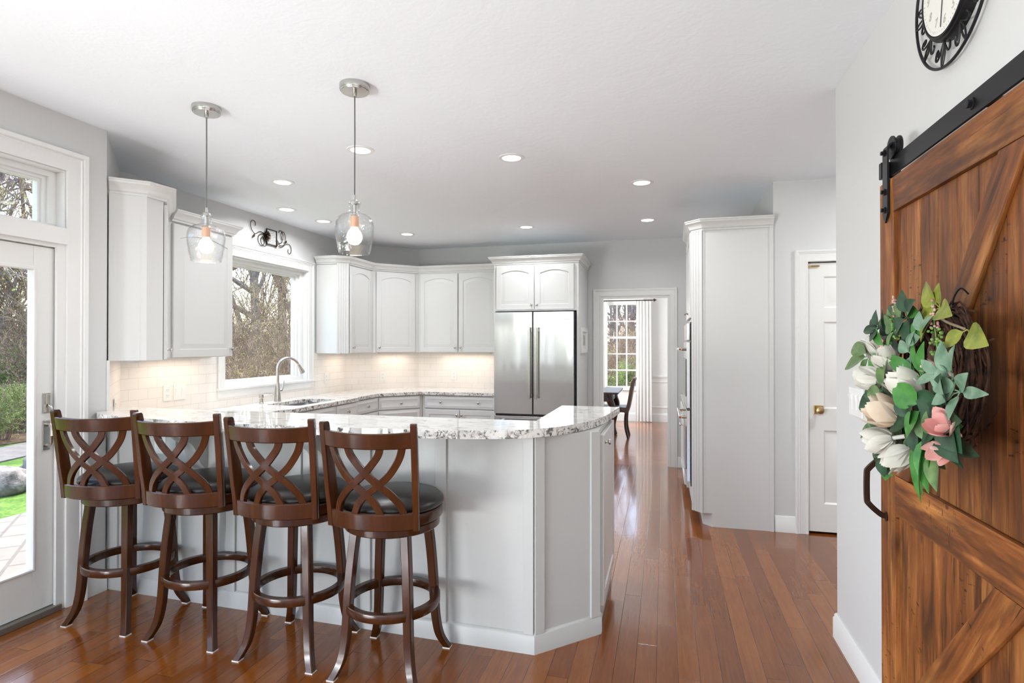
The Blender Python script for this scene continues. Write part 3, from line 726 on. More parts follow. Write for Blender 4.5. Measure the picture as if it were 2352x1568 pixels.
# ---- base cabinets
ZK, ZTOP = 0.10, 0.842
t = thing('sink_base_cabinet', 'white base cabinet under the sink, stepping forward of its neighbours', 'cabinet', (-3.4, 4.9, 0))
mb = MB(); mb.prism([(-3.80, 3.5), (-3.20, 3.5), (-3.20, 4.30), (-3.155, 4.345), (-3.155, 5.50), (-3.80, 5.50)], ZK, 0.60); mb.prism([(-3.80, 3.5), (-3.20, 3.5), (-3.20, 4.30), (-3.80, 4.30)], 0.60, ZTOP); mb.box(-3.175, -3.155, 4.345, 5.50, 0.60, ZTOP); mb.box(-3.75, -3.25, 3.5, 5.5, 0, ZK); part('body', mb, M_cab, t)
leaf_door(t, (-3.153, 5.075, 0.685), (0,-1,0), (1,0,0), 0.70, 0.145, drawer=True)
leaf_door(t, (-3.153, 5.485, 0.685), (0,-1,0), (1,0,0), 0.395, 0.145, drawer=True, knobs=[(0.2, 0.072)])
leaf_door(t, (-3.153, 5.485, 0.12), (0,-1,0), (1,0,0), 0.395, 0.55, knobs=[(0.03, 0.5)])
t = thing('drawer_base_cabinet', 'white drawer base cabinet between the sink base and the far left corner', 'cabinet', (-3.4, 5.8, 0))
mb = MB(); mb.prism([(-3.80, 5.505), (-3.20, 5.505), (-3.20, 6.045), (-3.80, 6.045)], ZK, ZTOP); mb.box(-3.75, -3.26, 5.505, 6.045, 0, ZK); part('body', mb, M_cab, t)
for z, hh in ((0.685, 0.145), (0.50, 0.17), (0.31, 0.17), (0.12, 0.17)): leaf_door(t, (-3.198, 6.035, z), (0,-1,0), (1,0,0), 0.515, hh, drawer=True, knobs=[(0.26, hh/2)])
t = thing('corner_base_cabinet', 'white base cabinet set diagonally in the far left corner under the counter', 'cabinet', (-3.2, 6.4, 0))
mb = MB(); mb.prism([(-3.20, 6.05), (-2.812, 6.438), (-2.812, 7.05), (-3.14, 7.05), (-3.80, 6.39), (-3.80, 6.05)], ZK, ZTOP); mb.prism([(-3.26, 6.06), (-2.82, 6.50), (-2.82, 7.0), (-3.1, 7.0), (-3.7, 6.4), (-3.7, 6.06)], 0, ZK); part('body', mb, M_cab, t)
leaf_door(t, (-3.192, 6.054, 0.685), (q, q, 0), (q, -q, 0), 0.505, 0.145, drawer=True, knobs=[(0.265, 0.072)])
leaf_door(t, (-3.192, 6.054, 0.12), (q, q, 0), (q, -q, 0), 0.505, 0.55, drawer=True)
t = thing('base_cabinet', 'white base cabinet on the back wall with a wide two-knob drawer over double doors', 'cabinet', (-2.35, 6.7, 0))
mb = MB(); mb.box(-2.808, -1.876, 6.443, 7.05, ZK, ZTOP); mb.box(-2.80, -1.88, 6.50, 7.0, 0, ZK); part('body', mb, M_cab, t)
leaf_door(t, (-2.772, 6.441, 0.685), (1,0,0), (0,-1,0), 0.885, 0.145, drawer=True, knobs=[(0.21, 0.075), (0.68, 0.075)])
leaf_door(t, (-2.772, 6.441, 0.12), (1,0,0), (0,-1,0), 0.439, 0.55, knobs=[(0.412, 0.49)])
leaf_door(t, (-2.326, 6.441, 0.12), (1,0,0), (0,-1,0), 0.439, 0.55, knobs=[(0.027, 0.49)])

# ---- granite counter with sink cut-out
outer = [(-3.80, 3.33), (-3.352, 2.882), (-0.64, 2.895), (-0.64, 3.50), (-3.175, 3.50), (-3.175, 4.30), (-3.122, 4.353), (-3.122, 5.49), (-3.168, 5.536), (-3.168, 6.03), (-2.80, 6.398), (-1.876, 6.398), (-1.876, 7.06), (-3.142, 7.06), (-3.80, 6.402)]
def rrect(x0, x1, y0, y1, r, n=5):
    P = []
    for cx, cy, a in ((x1-r, y1-r, 0), (x0+r, y1-r, 90), (x0+r, y0+r, 180), (x1-r, y0+r, 270)):
        for k in range(n+1): P.append((cx + r*math.cos(R(a + 90*k/n)), cy + r*math.sin(R(a + 90*k/n))))
    return P
SX0, SX1, SY0, SY1 = -3.60, -3.235, 4.62, 5.26
def slab_mb(outer, hole, z0, z1):
    mb = MB(); vs = [Vector((p[0], p[1], 0)) for p in outer]; polys = [vs]
    if hole: polys.append([Vector((p[0], p[1], 0)) for p in hole[::-1]])
    tris = tessellate_polygon(polys); allp = [p for pl in polys for p in pl]; n = len(allp)
    for p in allp: mb.pt((p.x, p.y, z0))
    for p in allp: mb.pt((p.x, p.y, z1))
    for tr in tris: mb.face(tr[::-1]); mb.face([k + n for k in tr])
    b = 0
    for pl in polys:
        m = len(pl)
        for k in range(m): i, j = b + k, b + (k+1) % m; mb.face((i, j, j + n, i + n))
        b += m
    return mb
single('kitchen_countertop', slab_mb(outer, rrect(SX0, SX1, SY0, SY1, 0.04), 0.843, 0.88), M_granite, 'speckled granite countertop along the window and back walls around the sink', 'countertop', bevel=0.006, ang=40)
t = thing('sink', 'undermount stainless steel sink below the window', 'sink', (-3.42, 4.94, 0.65))
L = [rrect(SX0 - 0.02, SX1 + 0.02, SY0 - 0.02, SY1 + 0.02, 0.06), rrect(SX0 - 0.004, SX1 + 0.004, SY0 - 0.004, SY1 + 0.004, 0.045), rrect(SX0 + 0.004, SX1 - 0.004, SY0 + 0.004, SY1 - 0.004, 0.05), rrect(SX0 + 0.04, SX1 - 0.04, SY0 + 0.04, SY1 - 0.04, 0.05)]
mb = MB(); mb.loft([[(p[0], p[1], z) for p in l] for l, z in zip(L, (0.840, 0.840, 0.67, 0.65))], False, True)
part('basin', mb, m_steel('sink_steel', 'BEBDBB', 0.3), t)
mb = MB(); mb.lathe([(0.0, 0), (0.045, 0), (0.045, 0.004), (0.03, 0.006), (0, 0.003)], 20, (-3.42, 4.94, 0.651)); part('drain', mb, M_chrome, t)

t = thing('faucet', 'brushed nickel gooseneck pull-down faucet behind the sink', 'faucet', (-3.69, 4.925, 0.88))
mb = MB(); mb.lathe([(0.0, 0), (0.034, 0), (0.034, 0.006), (0.030, 0.05), (0.024, 0.12), (0.019, 0.16), (0.0165, 0.19)], 24, (-3.69, 4.925, 0.88)); part('column', mb, M_chrome, t)
dv = Vector((0.55, 0.83, 0)).normalized(); c0 = Vector((-3.69, 4.925, 0))
arc = [c0 + V(0,0,1.06), c0 + V(0,0,1.20)] + [c0 + dv*(0.105*(1 - math.cos(a))) + V(0,0,1.20 + 0.105*math.sin(a)) for a in [R(12*k) for k in range(1, 14)]]
mb = MB(); mb.tube(arc, 0.0145, 14); part('gooseneck', mb, M_chrome, t)
e = arc[-1]; dd = (arc[-1] - arc[-2]).normalized()
mb = MB(); mb.lathe([(0.0145, 0), (0.0175, 0.004), (0.018, 0.03), (0.024, 0.085), (0.024, 0.10), (0.020, 0.104), (0, 0.104)], 20, e, dd); part('spray_head', mb, M_chrome, t)
mb = MB(); hp = c0 + V(0.0, 0.0, 0.985); mb.tube([hp, hp + V(0.012, 0.045, 0.002)], 0.016, 14); mb.tube([hp + V(0.012, 0.045, 0.002), hp + V(0.016, 0.062, 0.03), hp + V(0.02, 0.072, 0.095)], [0.010, 0.009, 0.006], 10); part('lever_handle', mb, M_chrome, t)
t = thing('soap_dispenser', 'small brushed nickel soap dispenser left of the faucet', 'soap dispenser', (-3.70, 4.70, 0.88))
mb = MB(); mb.lathe([(0.0, 0), (0.022, 0), (0.022, 0.006), (0.017, 0.01), (0.016, 0.05), (0.02, 0.055), (0.02, 0.085), (0.0, 0.088)], 18, (-3.70, 4.70, 0.88)); part('body', mb, M_chrome, t)
mb = MB(); mb.tube([(-3.70, 4.70, 0.955), (-3.66, 4.745, 0.957), (-3.635, 4.77, 0.952)], [0.006, 0.005, 0.0045], 8); part('spout', mb, M_chrome, t)

# ---- oven tower
t = thing('oven_cabinet', 'tall white oven cabinet with a fluted corner, standing in front of the hall door wall', 'cabinet', (0.52, 5.2, 0))
pl = [(0.818, 4.823), (0.818, 5.66), (0.225, 5.66), (0.225, 4.90), (0.30, 4.823)]
mb = MB(); mb.prism([(0.818, 4.823), (0.818, 5.66), (0.225, 5.66), (0.225, 4.90), (0.302, 4.823)], 0.105, 2.36); mb.prism([(0.818, 4.823), (0.818, 5.66), (0.30, 5.66), (0.30, 4.89), (0.367, 4.823)], 0, 0.105); part('body', mb, M_cab, t)
part('fluted_post', flute_mb((0.2235, 4.8985), (0.300, 4.822), (-q, -q), 0.105, 2.36, 3), M_cab, t)
mb = MB(); mb.box(0.790, 0.818, 4.815, 4.823, 0, 2.36); mb.box(0.302, 0.312, 4.8195, 4.823, 0.105, 2.36); part('end_stile', mb, M_cab, t)
crown(t, [(0.225, 5.66), (0.218, 4.895), (0.297, 4.815), (0.818, 4.815)])
leaf_door(t, (0.223, 5.645, 1.66), (0,-1,0), (-1,0,0), 0.365, 0.69, 0.05, [(0.335, 0.05)])
leaf_door(t, (0.223, 5.275, 1.66), (0,-1,0), (-1,0,0), 0.365, 0.69, 0.05, [(0.03, 0.05)])
mb = MB(); mb.prism([(0.81, 4.90), (0.81, 5.655), (0.21, 5.655), (0.205, 4.915)], 0.108, 0.26) if False else None
t = thing('double_oven', 'built-in double wall oven seen edge-on in the tall white cabinet', 'oven', (0.3, 5.28, 0.28))
mb = MB(); mb.box(0.208, 0.232, 4.922, 5.64, 0.285, 1.625); part('trim_frame', mb, M_ovenblk, t)
for z0, z1 in ((0.32, 0.90), (0.92, 1.46)):
    mb = MB(); mb.box(0.178, 0.207, 4.93, 5.632, z0, z1); d = part('oven_door', mb, M_steel, t, bevel=0.003)
    mb = MB(); mb.box(0.174, 0.179, 5.0, 5.56, z0 + 0.09, z1 - 0.14); part('door_glass', mb, M_ovenblk, d)
    mb = MB(); hz = z1 - 0.06; mb.tube([(0.128, 4.965, hz), (0.128, 5.60, hz)], 0.0135, 14)
    for y in (4.985, 5.58): mb.tube([(0.128, y, hz), (0.18, y, hz)], 0.011, 10)
    hd = part('handle', mb, M_chrome, d)
    for y, a in ((4.964, -1), (5.601, 1)):
        mb = MB(); mb.lathe([(0, 0), (0.009, 0), (0.009, 0.003), (0, 0.004)], 14, (0.128, y, hz), (0, a, 0)); part('end_medallion', mb, M_red, hd)
mb = MB(); mb.box(0.182, 0.207, 4.93, 5.632, 1.475, 1.615); part('control_panel', mb, M_steel, t, bevel=0.003)
t = thing('base_cabinet', 'low white base cabinet beyond the oven cabinet beside the dining doorway', 'cabinet', (0.5, 6.2, 0))
mb = MB(); mb.box(0.205, 0.818, 5.665, 6.75, 0.10, 0.842); mb.box(0.27, 0.818, 5.665, 6.75, 0, 0.10); part('body', mb, M_cab, t)
leaf_door(t, (0.204, 6.73, 0.685), (0,-1,0), (-1,0,0), 1.04, 0.145, drawer=True, knobs=[(0.52, 0.072)])
leaf_door(t, (0.204, 6.73, 0.12), (0,-1,0), (-1,0,0), 0.515, 0.55, knobs=[(0.485, 0.5)]); leaf_door(t, (0.204, 6.205, 0.12), (0,-1,0), (-1,0,0), 0.515, 0.55, knobs=[(0.03, 0.5)])
single('side_countertop', MB().box(0.175, 0.818, 5.665, 6.78, 0.843, 0.88), M_granite, 'short granite countertop on the low cabinet beyond the oven', 'countertop', bevel=0.006)

# ---- breakfast bar
t = thing('breakfast_bar', 'white panelled peninsula bar behind the stools with an angled right end', 'bar', (-1.8, 2.75, 0))
F0, F1, F2, F3 = Vector((-3.2025, 2.7035)), Vector((-0.588, 2.634)), Vector((-0.317, 2.905)), Vector((-0.317, 3.60))
body = [F0, F1, F2, F3, Vector((-0.60, 3.60)), Vector((-0.60, 2.86)), Vector((-3.357, 2.86))]
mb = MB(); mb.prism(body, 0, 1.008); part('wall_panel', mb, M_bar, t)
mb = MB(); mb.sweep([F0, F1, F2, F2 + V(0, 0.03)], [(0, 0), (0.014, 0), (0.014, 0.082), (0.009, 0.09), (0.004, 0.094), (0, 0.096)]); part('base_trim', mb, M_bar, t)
dF = (F1 - F0).normalized(); nF = Vector((dF.y, -dF.x)); dG = (F2 - F1).normalized(); nG = Vector((dG.y, -dG.x))
def batten(p, d, n, w, name='batten'):
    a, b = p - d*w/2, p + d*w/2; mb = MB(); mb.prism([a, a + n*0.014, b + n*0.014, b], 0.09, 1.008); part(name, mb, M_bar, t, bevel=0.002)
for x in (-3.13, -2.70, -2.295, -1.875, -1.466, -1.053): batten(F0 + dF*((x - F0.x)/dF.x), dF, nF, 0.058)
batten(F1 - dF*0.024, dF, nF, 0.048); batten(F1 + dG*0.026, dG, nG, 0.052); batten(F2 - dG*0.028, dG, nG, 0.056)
for x in (-2.50, -1.70):
    p = F0 + dF*((x - F0.x)/dF.x); mb = MB(); mb.m = Matrix(((nF.x, dF.x, 0, p.x), (nF.y, dF.y, 0, p.y), (0, 0, 1, 0), (0, 0, 0, 1)))
    prof = [(0, 1.007), (0.205, 1.007), (0.205, 0.98)] + [(0.03 + 0.175*(1 - math.sin(R(a))), 0.80 + 0.18*(1 - math.cos(R(a)))**0.9) for a in (75, 60, 45, 30, 15)] + [(0.20*0 + 0.03, 0.76), (0.0, 0.73)]
    prof = [(0, 1.007), (0.205, 1.007), (0.205, 0.985), (0.19, 0.955), (0.15, 0.925), (0.11, 0.90), (0.085, 0.865), (0.07, 0.82), (0.05, 0.785), (0.02, 0.755), (0.0, 0.75)]
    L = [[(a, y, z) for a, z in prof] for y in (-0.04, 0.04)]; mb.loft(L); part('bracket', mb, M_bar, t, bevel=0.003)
leaf_door(t, (-0.315, 3.575, 0.12), (0,-1,0), (1,0,0), 0.63, 0.86, knobs=[(0.555, 0.815)])
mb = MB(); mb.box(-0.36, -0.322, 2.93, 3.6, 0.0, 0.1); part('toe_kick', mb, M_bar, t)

mb = MB(); mb.box(-3.13, -0.645, 2.87, 3.46, 0.10, 0.842); mb.box(-3.13, -0.65, 2.87, 3.40, 0.0, 0.10); part('base_cabinet', mb, M_cab, t)
for k in range(5): leaf_door(t, (-0.66 - 0.49*k, 3.462, 0.12), (-1,0,0), (0,1,0), 0.475, 0.55, knobs=[(0.04, 0.5)]); leaf_door(t, (-0.66 - 0.49*k, 3.462, 0.685), (-1,0,0), (0,1,0), 0.475, 0.145, drawer=True, knobs=[(0.237, 0.072)])
def catmull(P, n=8):
    out = []; P = [Vector(p) for p in P]
    for i in range(len(P) - 1):
        a, b, c, d = P[max(i-1, 0)], P[i], P[i+1], P[min(i+2, len(P)-1)]
        for k in range(n):
            s = k/n; out.append(0.5*((2*b) + (c - a)*s + (2*a - 5*b + 4*c - d)*s*s + (3*b - a - 3*c + d)*s**3))
    out.append(P[-1]); return out
front = catmull([(-3.172, 2.615), (-3.06, 2.545), (-2.8, 2.475), (-2.45, 2.425), (-2.09, 2.40), (-1.60, 2.415), (-1.13, 2.445), (-0.82, 2.49), (-0.58, 2.595), (-0.42, 2.81), (-0.32, 3.13), (-0.268, 3.655)], 6)
bar = [tuple(p) for p in front] + [(-0.632, 3.655), (-0.632, 2.885), (-3.36, 2.868), (-3.172, 2.68)]
single('bar_countertop', slab_mb(bar, None, 1.010, 1.05), M_granite, 'raised bow-front granite bar top on the panelled peninsula', 'countertop', bevel=0.009, seg=3, ang=40)

# ================================================================ BAR STOOLS
def spl(P, n=6): return catmull(P, n)
def back_pt(u, z, off=0.0):
    # the back is a curved shell: u = arc offset from the middle, z = height; rakes outward as it rises
    Rr = 0.315; a = u/Rr
    rk = 0.016 + 0.060*max(0.0, (z - 0.70)/0.41)**1.2
    return Vector(((Rr + off)*math.sin(a)*(1 + 0.06*max(0, (z - 0.7)/0.4)), 0.078 - (Rr + off)*math.cos(a) - rk, z))
def make_stool():
    t = thing('bar_stool', 'stool', 'bar stool', (0,0,0), 0, 'bar stools along the peninsula')
    for sx in (-1, 1):
        for sy in (-1, 1):
            prof = [(0.118, 0.630), (0.130, 0.50), (0.139, 0.36), (0.144, 0.24), (0.150, 0.15), (0.163, 0.07), (0.190, 0.006)]
            pts = spl([(sx*r, sy*r, z) for r, z in prof], 4)
            mb = MB(); k = len(pts)
            sz = [0.040 - 0.006*(i/(k-1)) for i in range(k)]
            # keep the section square to the axes
            loops = []
            for p, s_ in zip(pts, sz):
                h = s_/2; c = h*0.2
                loops.append([p + V(x, y, 0) for x, y in ((-h+c,-h),(h-c,-h),(h,-h+c),(h,h-c),(h-c,h),(-h+c,h),(-h,h-c),(-h,-h+c))])
            mb.loft(loops); lg = part('leg', mb, M_stool, t)
            gl = MB(); p = pts[-1]; gl.box(p.x - 0.018, p.x + 0.018, p.y - 0.018, p.y + 0.018, 0.0, 0.0055); part('glide', gl, M_glide, lg)
    mb = MB(); n = 56
    mb.lathe([(0.186, 0.272), (0.2115, 0.272), (0.2135, 0.275), (0.2135, 0.307), (0.2115, 0.310), (0.186, 0.310), (0.184, 0.307), (0.184, 0.275), (0.186, 0.272)], n, cap=False); part('foot_ring', mb, M_stool, t)
    mb = MB(); mb.lathe([(0.0, 0.626), (0.205, 0.626), (0.211, 0.631), (0.211, 0.660), (0.206, 0.665), (0.0, 0.665)], n); part('swivel_base', mb, M_stool, t)
    up = []
    mb = MB(); mb.lathe([(0.0, 0.668), (0.1, 0.668), (0.221, 0.670), (0.224, 0.675), (0.224, 0.712), (0.220, 0.717), (0.0, 0.717)], n); up.append(part('seat_frame', mb, M_stool, t))
    mb = MB(); mb.lathe([(0.0, 0.716), (0.205, 0.717), (0.222, 0.722), (0.230, 0.735), (0.227, 0.750), (0.205, 0.768), (0.15, 0.783), (0.08, 0.791), (0.0, 0.793)], n); up.append(part('seat_cushion', mb, M_leather, t, ang=60))
    # posts
    for s_ in (-1, 1):
        mb = MB(); pts = spl([back_pt(s_*0.200, z) for z in (0.672, 0.76, 0.86, 0.97, 1.07, 1.118)], 4); k = len(pts); loops = []
        for i, p in enumerate(pts):
            f = i/(k-1); d = 0.052 - 0.016*abs(f - 0.35)/0.65; w = 0.027
            if i == k-1: d *= 0.72
            o = Vector((p.x/abs(p.x)*0.55, -0.83, 0)); sd = Vector((o.y, -o.x, 0)).normalized(); o.normalize(); o = Vector((s_*0.25, -0.97, 0)); sd = Vector((0.97, s_*0.25, 0))
            a, b = sd*(w/2), o*(d/2); c = 0.2
            loops.append([p + a*x + b*y for x, y in ((-1+c,-1),(1-c,-1),(1,-1+c),(1,1-c),(1-c,1),(-1+c,1),(-1,1-c),(-1,-1+c))])
        mb.loft(loops); up.append(part('back_post', mb, M_stool, t))
    def rail(nm, z0f, z1f, u1, th, off):
        mb = MB(); loops = []; N = 20
        for i in range(N + 1):
            u = -u1 + 2*u1*i/N; z0, z1 = z0f(u), z1f(u); c = 0.004
            zz = [(z0, -th/2 + c), (z0 + c, -th/2), (z1 - c, -th/2), (z1, -th/2 + c), (z1, th/2 - c), (z1 - c, th/2), (z0 + c, th/2), (z0, th/2 - c)]
            loops.append([back_pt(u, z, off + d) for z, d in zz])
        mb.loft(loops); up.append(part(nm, mb, M_stool, t))
    rail('crest_rail', lambda u: 1.016 + 0.04*u*u, lambda u: 1.080 + 0.16*u*u, 0.196, 0.026, 0.002)
    rail('lower_rail', lambda u: 0.675, lambda u: 0.745, 0.196, 0.024, 0.004)
    # crossing splats between the rails
    def splat(P, off):
        mb = MB(); Q = spl([(a, b, 0) for a, b in P], 7); loops = []
        for i, p in enumerate(Q):
            d = (Q[min(i+1, len(Q)-1)] - Q[max(i-1, 0)]).normalized(); nrm = Vector((d.y, -d.x, 0)); w = 0.0145; th = 0.009
            e = [(w, -th + .002), (w - .002, -th), (-w + .002, -th), (-w, -th + .002), (-w, th - .002), (-w + .002, th), (w - .002, th), (w, th - .002)]
            loops.append([back_pt((p + nrm*a).x, (p + nrm*a).y, b + off) for a, b in e])
        mb.loft(loops); up.append(part('back_splat', mb, M_stool, t))
    z = lambda f: 0.738 + 0.288*f
    for m_ in (-1, 1):
        splat([(m_*-0.152, z(1.0)), (m_*-0.137, z(0.82)), (m_*-0.098, z(0.60)), (m_*-0.050, z(0.44)), (m_*0.0, z(0.30)), (m_*0.035, z(0.17)), (m_*0.058, z(0.0))], 0.0)
        splat([(m_*-0.068, z(1.0)), (m_*-0.055, z(0.86)), (m_*0.0, z(0.62)), (m_*0.050, z(0.46)), (m_*0.098, z(0.31)), (m_*0.134, z(0.15)), (m_*0.150, z(0.0))], 0.0005)
    return t
STOOLS = [(-2.770, 2.474, 13, 'wooden bar stool with a black seat, beside the patio door, first in the row'),
          (-2.243, 2.462, 9, 'wooden bar stool with a black seat, second in the row from the patio door'),
          (-1.692, 2.425, 5, 'wooden bar stool with a black seat, third in the row from the patio door'),
          (-1.190, 2.398, 3, 'wooden bar stool with a black seat, nearest the angled right end of the bar')]
s0 = make_stool(); kids(s0)
for i, (x, y, a, lb) in enumerate(STOOLS):
    o = s0 if i == 0 else dup(s0, (x, y, 0), 0, lb)
    o.location = (x, y, 0); o['label'] = lb
    for c in col.objects:
        if c.parent is o and c.name.split('.')[0] in ('seat_frame', 'seat_cushion', 'back_post', 'crest_rail', 'lower_rail', 'back_splat'): c.rotation_euler = (0, 0, R(a))

# ================================================================ LIGHTS ON THE CEILING
def make_pendant():
    t = thing('pendant_lamp', 'p', 'pendant lamp', (0,0,0), 0, 'glass pendants over the bar')
    mb = MB(); mb.lathe([(0.0, H), (0.072, H), (0.073, H - 0.004), (0.073, H - 0.022), (0.069, H - 0.030), (0.066, H - 0.031), (0.064, H - 0.036), (0.010, H - 0.038), (0.009, H - 0.058), (0.0, H - 0.059)], 40); part('canopy', mb, M_nickel, t)
    mb = MB(); mb.tube([(0, 0, H - 0.05), (0.001, 0, 2.45), (0.0, 0, 2.15)], 0.0035, 8); part('cord', mb, plain('cord_grey', '7C7B79', 0.35, 0.6), t)
    mb = MB(); mb.lathe([(0.0, 2.165), (0.006, 2.165), (0.008, 2.14), (0.020, 2.135), (0.023, 2.13), (0.023, 2.118), (0.010, 2.116), (0.010, 2.07), (0.019, 2.066), (0.021, 2.06), (0.0, 2.06)], 20); part('socket_cap', mb, M_nickel, t)
    mb = MB(); mb.lathe([(0.0, 2.061), (0.0205, 2.061), (0.0205, 2.008), (0.0, 2.008)], 20); part('socket', mb, plain('socket_copper', 'D9A98A', 0.35, 0.3), t)
    mb = MB(); mb.lathe([(0.0, 2.012), (0.014, 2.010), (0.020, 1.998), (0.030, 1.986), (0.037, 1.968), (0.037, 1.954), (0.031, 1.938), (0.019, 1.926), (0.0, 1.921)], 24); part('bulb', mb, M_bulb, t)
    prof = [(0.029, 2.128), (0.030, 2.122), (0.026, 2.116), (0.025, 2.085), (0.034, 2.075), (0.062, 2.066), (0.082, 2.050), (0.091, 2.028), (0.093, 2.00), (0.089, 1.96), (0.082, 1.92), (0.074, 1.884), (0.072, 1.880), (0.070, 1.884)]
    inn = [(r - 0.004, z) for r, z in prof[:-2][::-1]]
    mb = MB(); mb.lathe(prof + inn + [prof[0]], 44, cap=False); part('glass_shade', mb, M_shade, t, label='clear seeded glass shade', ang=60)
    return t
p0 = make_pendant(); kids(p0)
PEND = [(-2.348, 2.545, 'glass pendant lamp hanging nearer the window, in front of the left cabinets'), (-1.452, 2.512, 'glass pendant lamp hanging nearer the middle of the bar, in front of the ceiling')]
for i, (x, y, lb) in enumerate(PEND):
    o = p0 if i == 0 else dup(p0, (x, y, 0), 0, lb)
    o.location = (x, y, 0); o['label'] = lb
    add_light('pendant_glow', 'POINT', (x, y, 1.84), 2.6, (1, 0.96, 0.92), shadow_soft_size=0.04)

def make_can():
    t = thing('recessed_light', 'r', 'ceiling light', (0,0,H), 0, 'recessed ceiling lights')
    mb = MB(); mb.lathe([(0.062, H - 0.001), (0.064, H - 0.005), (0.086, H - 0.004), (0.088, H - 0.001), (0.088, H + 0.0), (0.062, H + 0.0), (0.062, H - 0.001)], 40, cap=False); part('trim_ring', mb, M_trim, t)
    mb = MB(); mb.lathe([(0.0, H - 0.0025), (0.062, H - 0.0025), (0.062, H - 0.0005), (0.0, H - 0.0005)], 36); part('lens', mb, M_lens, t)
    return t
c0_ = make_can(); kids(c0_)
CANS = [(-1.90, 3.36, 'recessed ceiling light directly behind the middle pendant'), (-0.993, 3.758, 'recessed ceiling light nearest the centre of the ceiling'),
        (-2.86, 3.87, 'recessed ceiling light above the front of the sink window wall, left of the middle pendant'), (-0.165, 4.592, 'recessed ceiling light in front of the oven cabinet, nearer one of the pair'),
        (-3.40, 4.66, 'recessed ceiling light over the iron scroll decoration above the window'), (-3.36, 5.20, 'recessed ceiling light above the right edge of the sink window'),
        (-2.83, 6.05, 'recessed ceiling light in front of the diagonal corner cabinet'), (-1.423, 6.009, 'recessed ceiling light in front of the refrigerator'), (-0.16, 5.985, 'recessed ceiling light in front of the dining doorway')]
for i, (x, y, lb) in enumerate(CANS):
    o = c0_ if i == 0 else dup(c0_, (x, y, H), 0, lb)
    o.location = (x, y, H); o['label'] = lb
    add_light('can_lamp', 'AREA', (x, y, H - 0.012), 5.8, (0.94, 0.97, 1), shape='DISK', size=0.12, spread=R(160))

# ================================================================ WALL DECORATION AND PLATES
t = thing('wall_plaque', 'small iron-framed verse plaque with scrolls and a metal flower above the sink window', 'wall decoration', (-3.805, 4.965, 2.51))
def wy(a, b, d=0.012): return Vector((-3.81 + d, 4.965 + a, 2.511 + b))
mb = MB(); mb.sweep([(-0.076, -0.076), (0.076, -0.076), (0.076, 0.076), (-0.076, 0.076)], [(-0.006, 0), (0.002, 0), (0.002, 0.012), (-0.006, 0.012)], (-3.80, 4.965, 2.511), (0,1,0), (0,0,1), (1,0,0), True); part('frame', mb, M_black, t)
mb = MB(); mb.box(-3.802, -3.797, 4.892, 5.038, 2.438, 2.584); part('panel', mb, plain('plaque_paper', 'D6D5D1', 0.6), t)
rnd = random.Random(4); mb = MB()
for k in range(8):
    z = 2.570 - 0.017*k; y = 4.965 + 0.02 - rnd.uniform(0.02, 0.03)
    y0 = 4.905 + (0.03 if k < 2 else 0.0)
    while y0 < 5.018:
        w = rnd.uniform(0.008, 0.02); mb.box(-3.7972, -3.7966, y0, y0 + w, z - 0.0025, z + 0.0025); y0 += w + 0.006
part('verse_lines', mb, M_slot, t)
def scroll(P, r=0.0035): mb = MB(); mb.tube(spl([wy(*p) for p in P], 8), r, 8); part('scroll', mb, M_bronze, t)
scroll([(-0.07, 0.005), (-0.16, 0.03), (-0.235, -0.005), (-0.285, 0.03), (-0.30, 0.085), (-0.272, 0.118), (-0.235, 0.105), (-0.235, 0.072)])
scroll([(-0.06, 0.0), (-0.12, 0.015), (-0.18, -0.01), (-0.195, -0.06), (-0.165, -0.10), (-0.12, -0.095), (-0.10, -0.05), (-0.125, -0.02), (-0.155, -0.04), (-0.14, -0.09), (-0.09, -0.10), (-0.06, -0.07)])
scroll([(0.07, -0.015), (0.13, -0.055), (0.20, -0.045), (0.265, -0.02), (0.31, -0.04), (0.32, -0.09), (0.295, -0.12), (0.265, -0.105), (0.268, -0.075)])
scroll([(0.07, 0.01), (0.12, -0.035), (0.165, -0.02), (0.185, 0.04), (0.165, 0.09), (0.13, 0.095), (0.115, 0.07)])
scroll([(0.07, -0.035), (0.13, -0.075), (0.20, -0.05), (0.225, 0.02), (0.205, 0.08), (0.17, 0.09), (0.15, 0.05), (0.165, 0.01), (0.19, 0.015)])
for a, b, s_ in ((-0.262, -0.03, 0.9), (0.085, -0.075, 0.9), (0.222, -0.01, 0.8)):
    mb = MB(); c = wy(a, b, 0.014); mb.loft([[c + V(0, 0.02*s_, 0.028*s_), c + V(0.004, -0.012, 0.004), c + V(0, -0.02*s_, -0.028*s_), c + V(0.004, 0.014, -0.004)], [c + V(0.003, 0.02*s_, 0.028*s_), c + V(0.008, -0.012, 0.004), c + V(0.003, -0.02*s_, -0.028*s_), c + V(0.008, 0.014, -0.004)]]); part('leaf', mb, M_bronze, t)
c = wy(-0.082, 0.0, 0.02)
for ring, (n_, r1, tl) in enumerate(((16, 0.062, 0.3), (13, 0.048, 0.5), (9, 0.030, 0.8))):
    for k in range(n_):
        a = 2*PI*k/n_ + ring*0.2; d = Vector((0, math.cos(a), math.sin(a))); s_ = Vector((0, -math.sin(a), math.cos(a)))
        mb = MB(); w = 0.008
        top = [c + d*0.006, c + d*r1*0.6 + s_*w + V(tl*0.02, 0, 0), c + d*r1 + V(tl*0.035, 0, 0), c + d*r1*0.6 - s_*w + V(tl*0.02, 0, 0)]
        mb.loft([top, [p - V(0.003, 0, 0) for p in top]]); part('petal', mb, M_bronze, t)
mb = MB(); mb.ball(c + V(0.012, 0, 0), 0.011); part('flower_centre', mb, M_bronze, t)

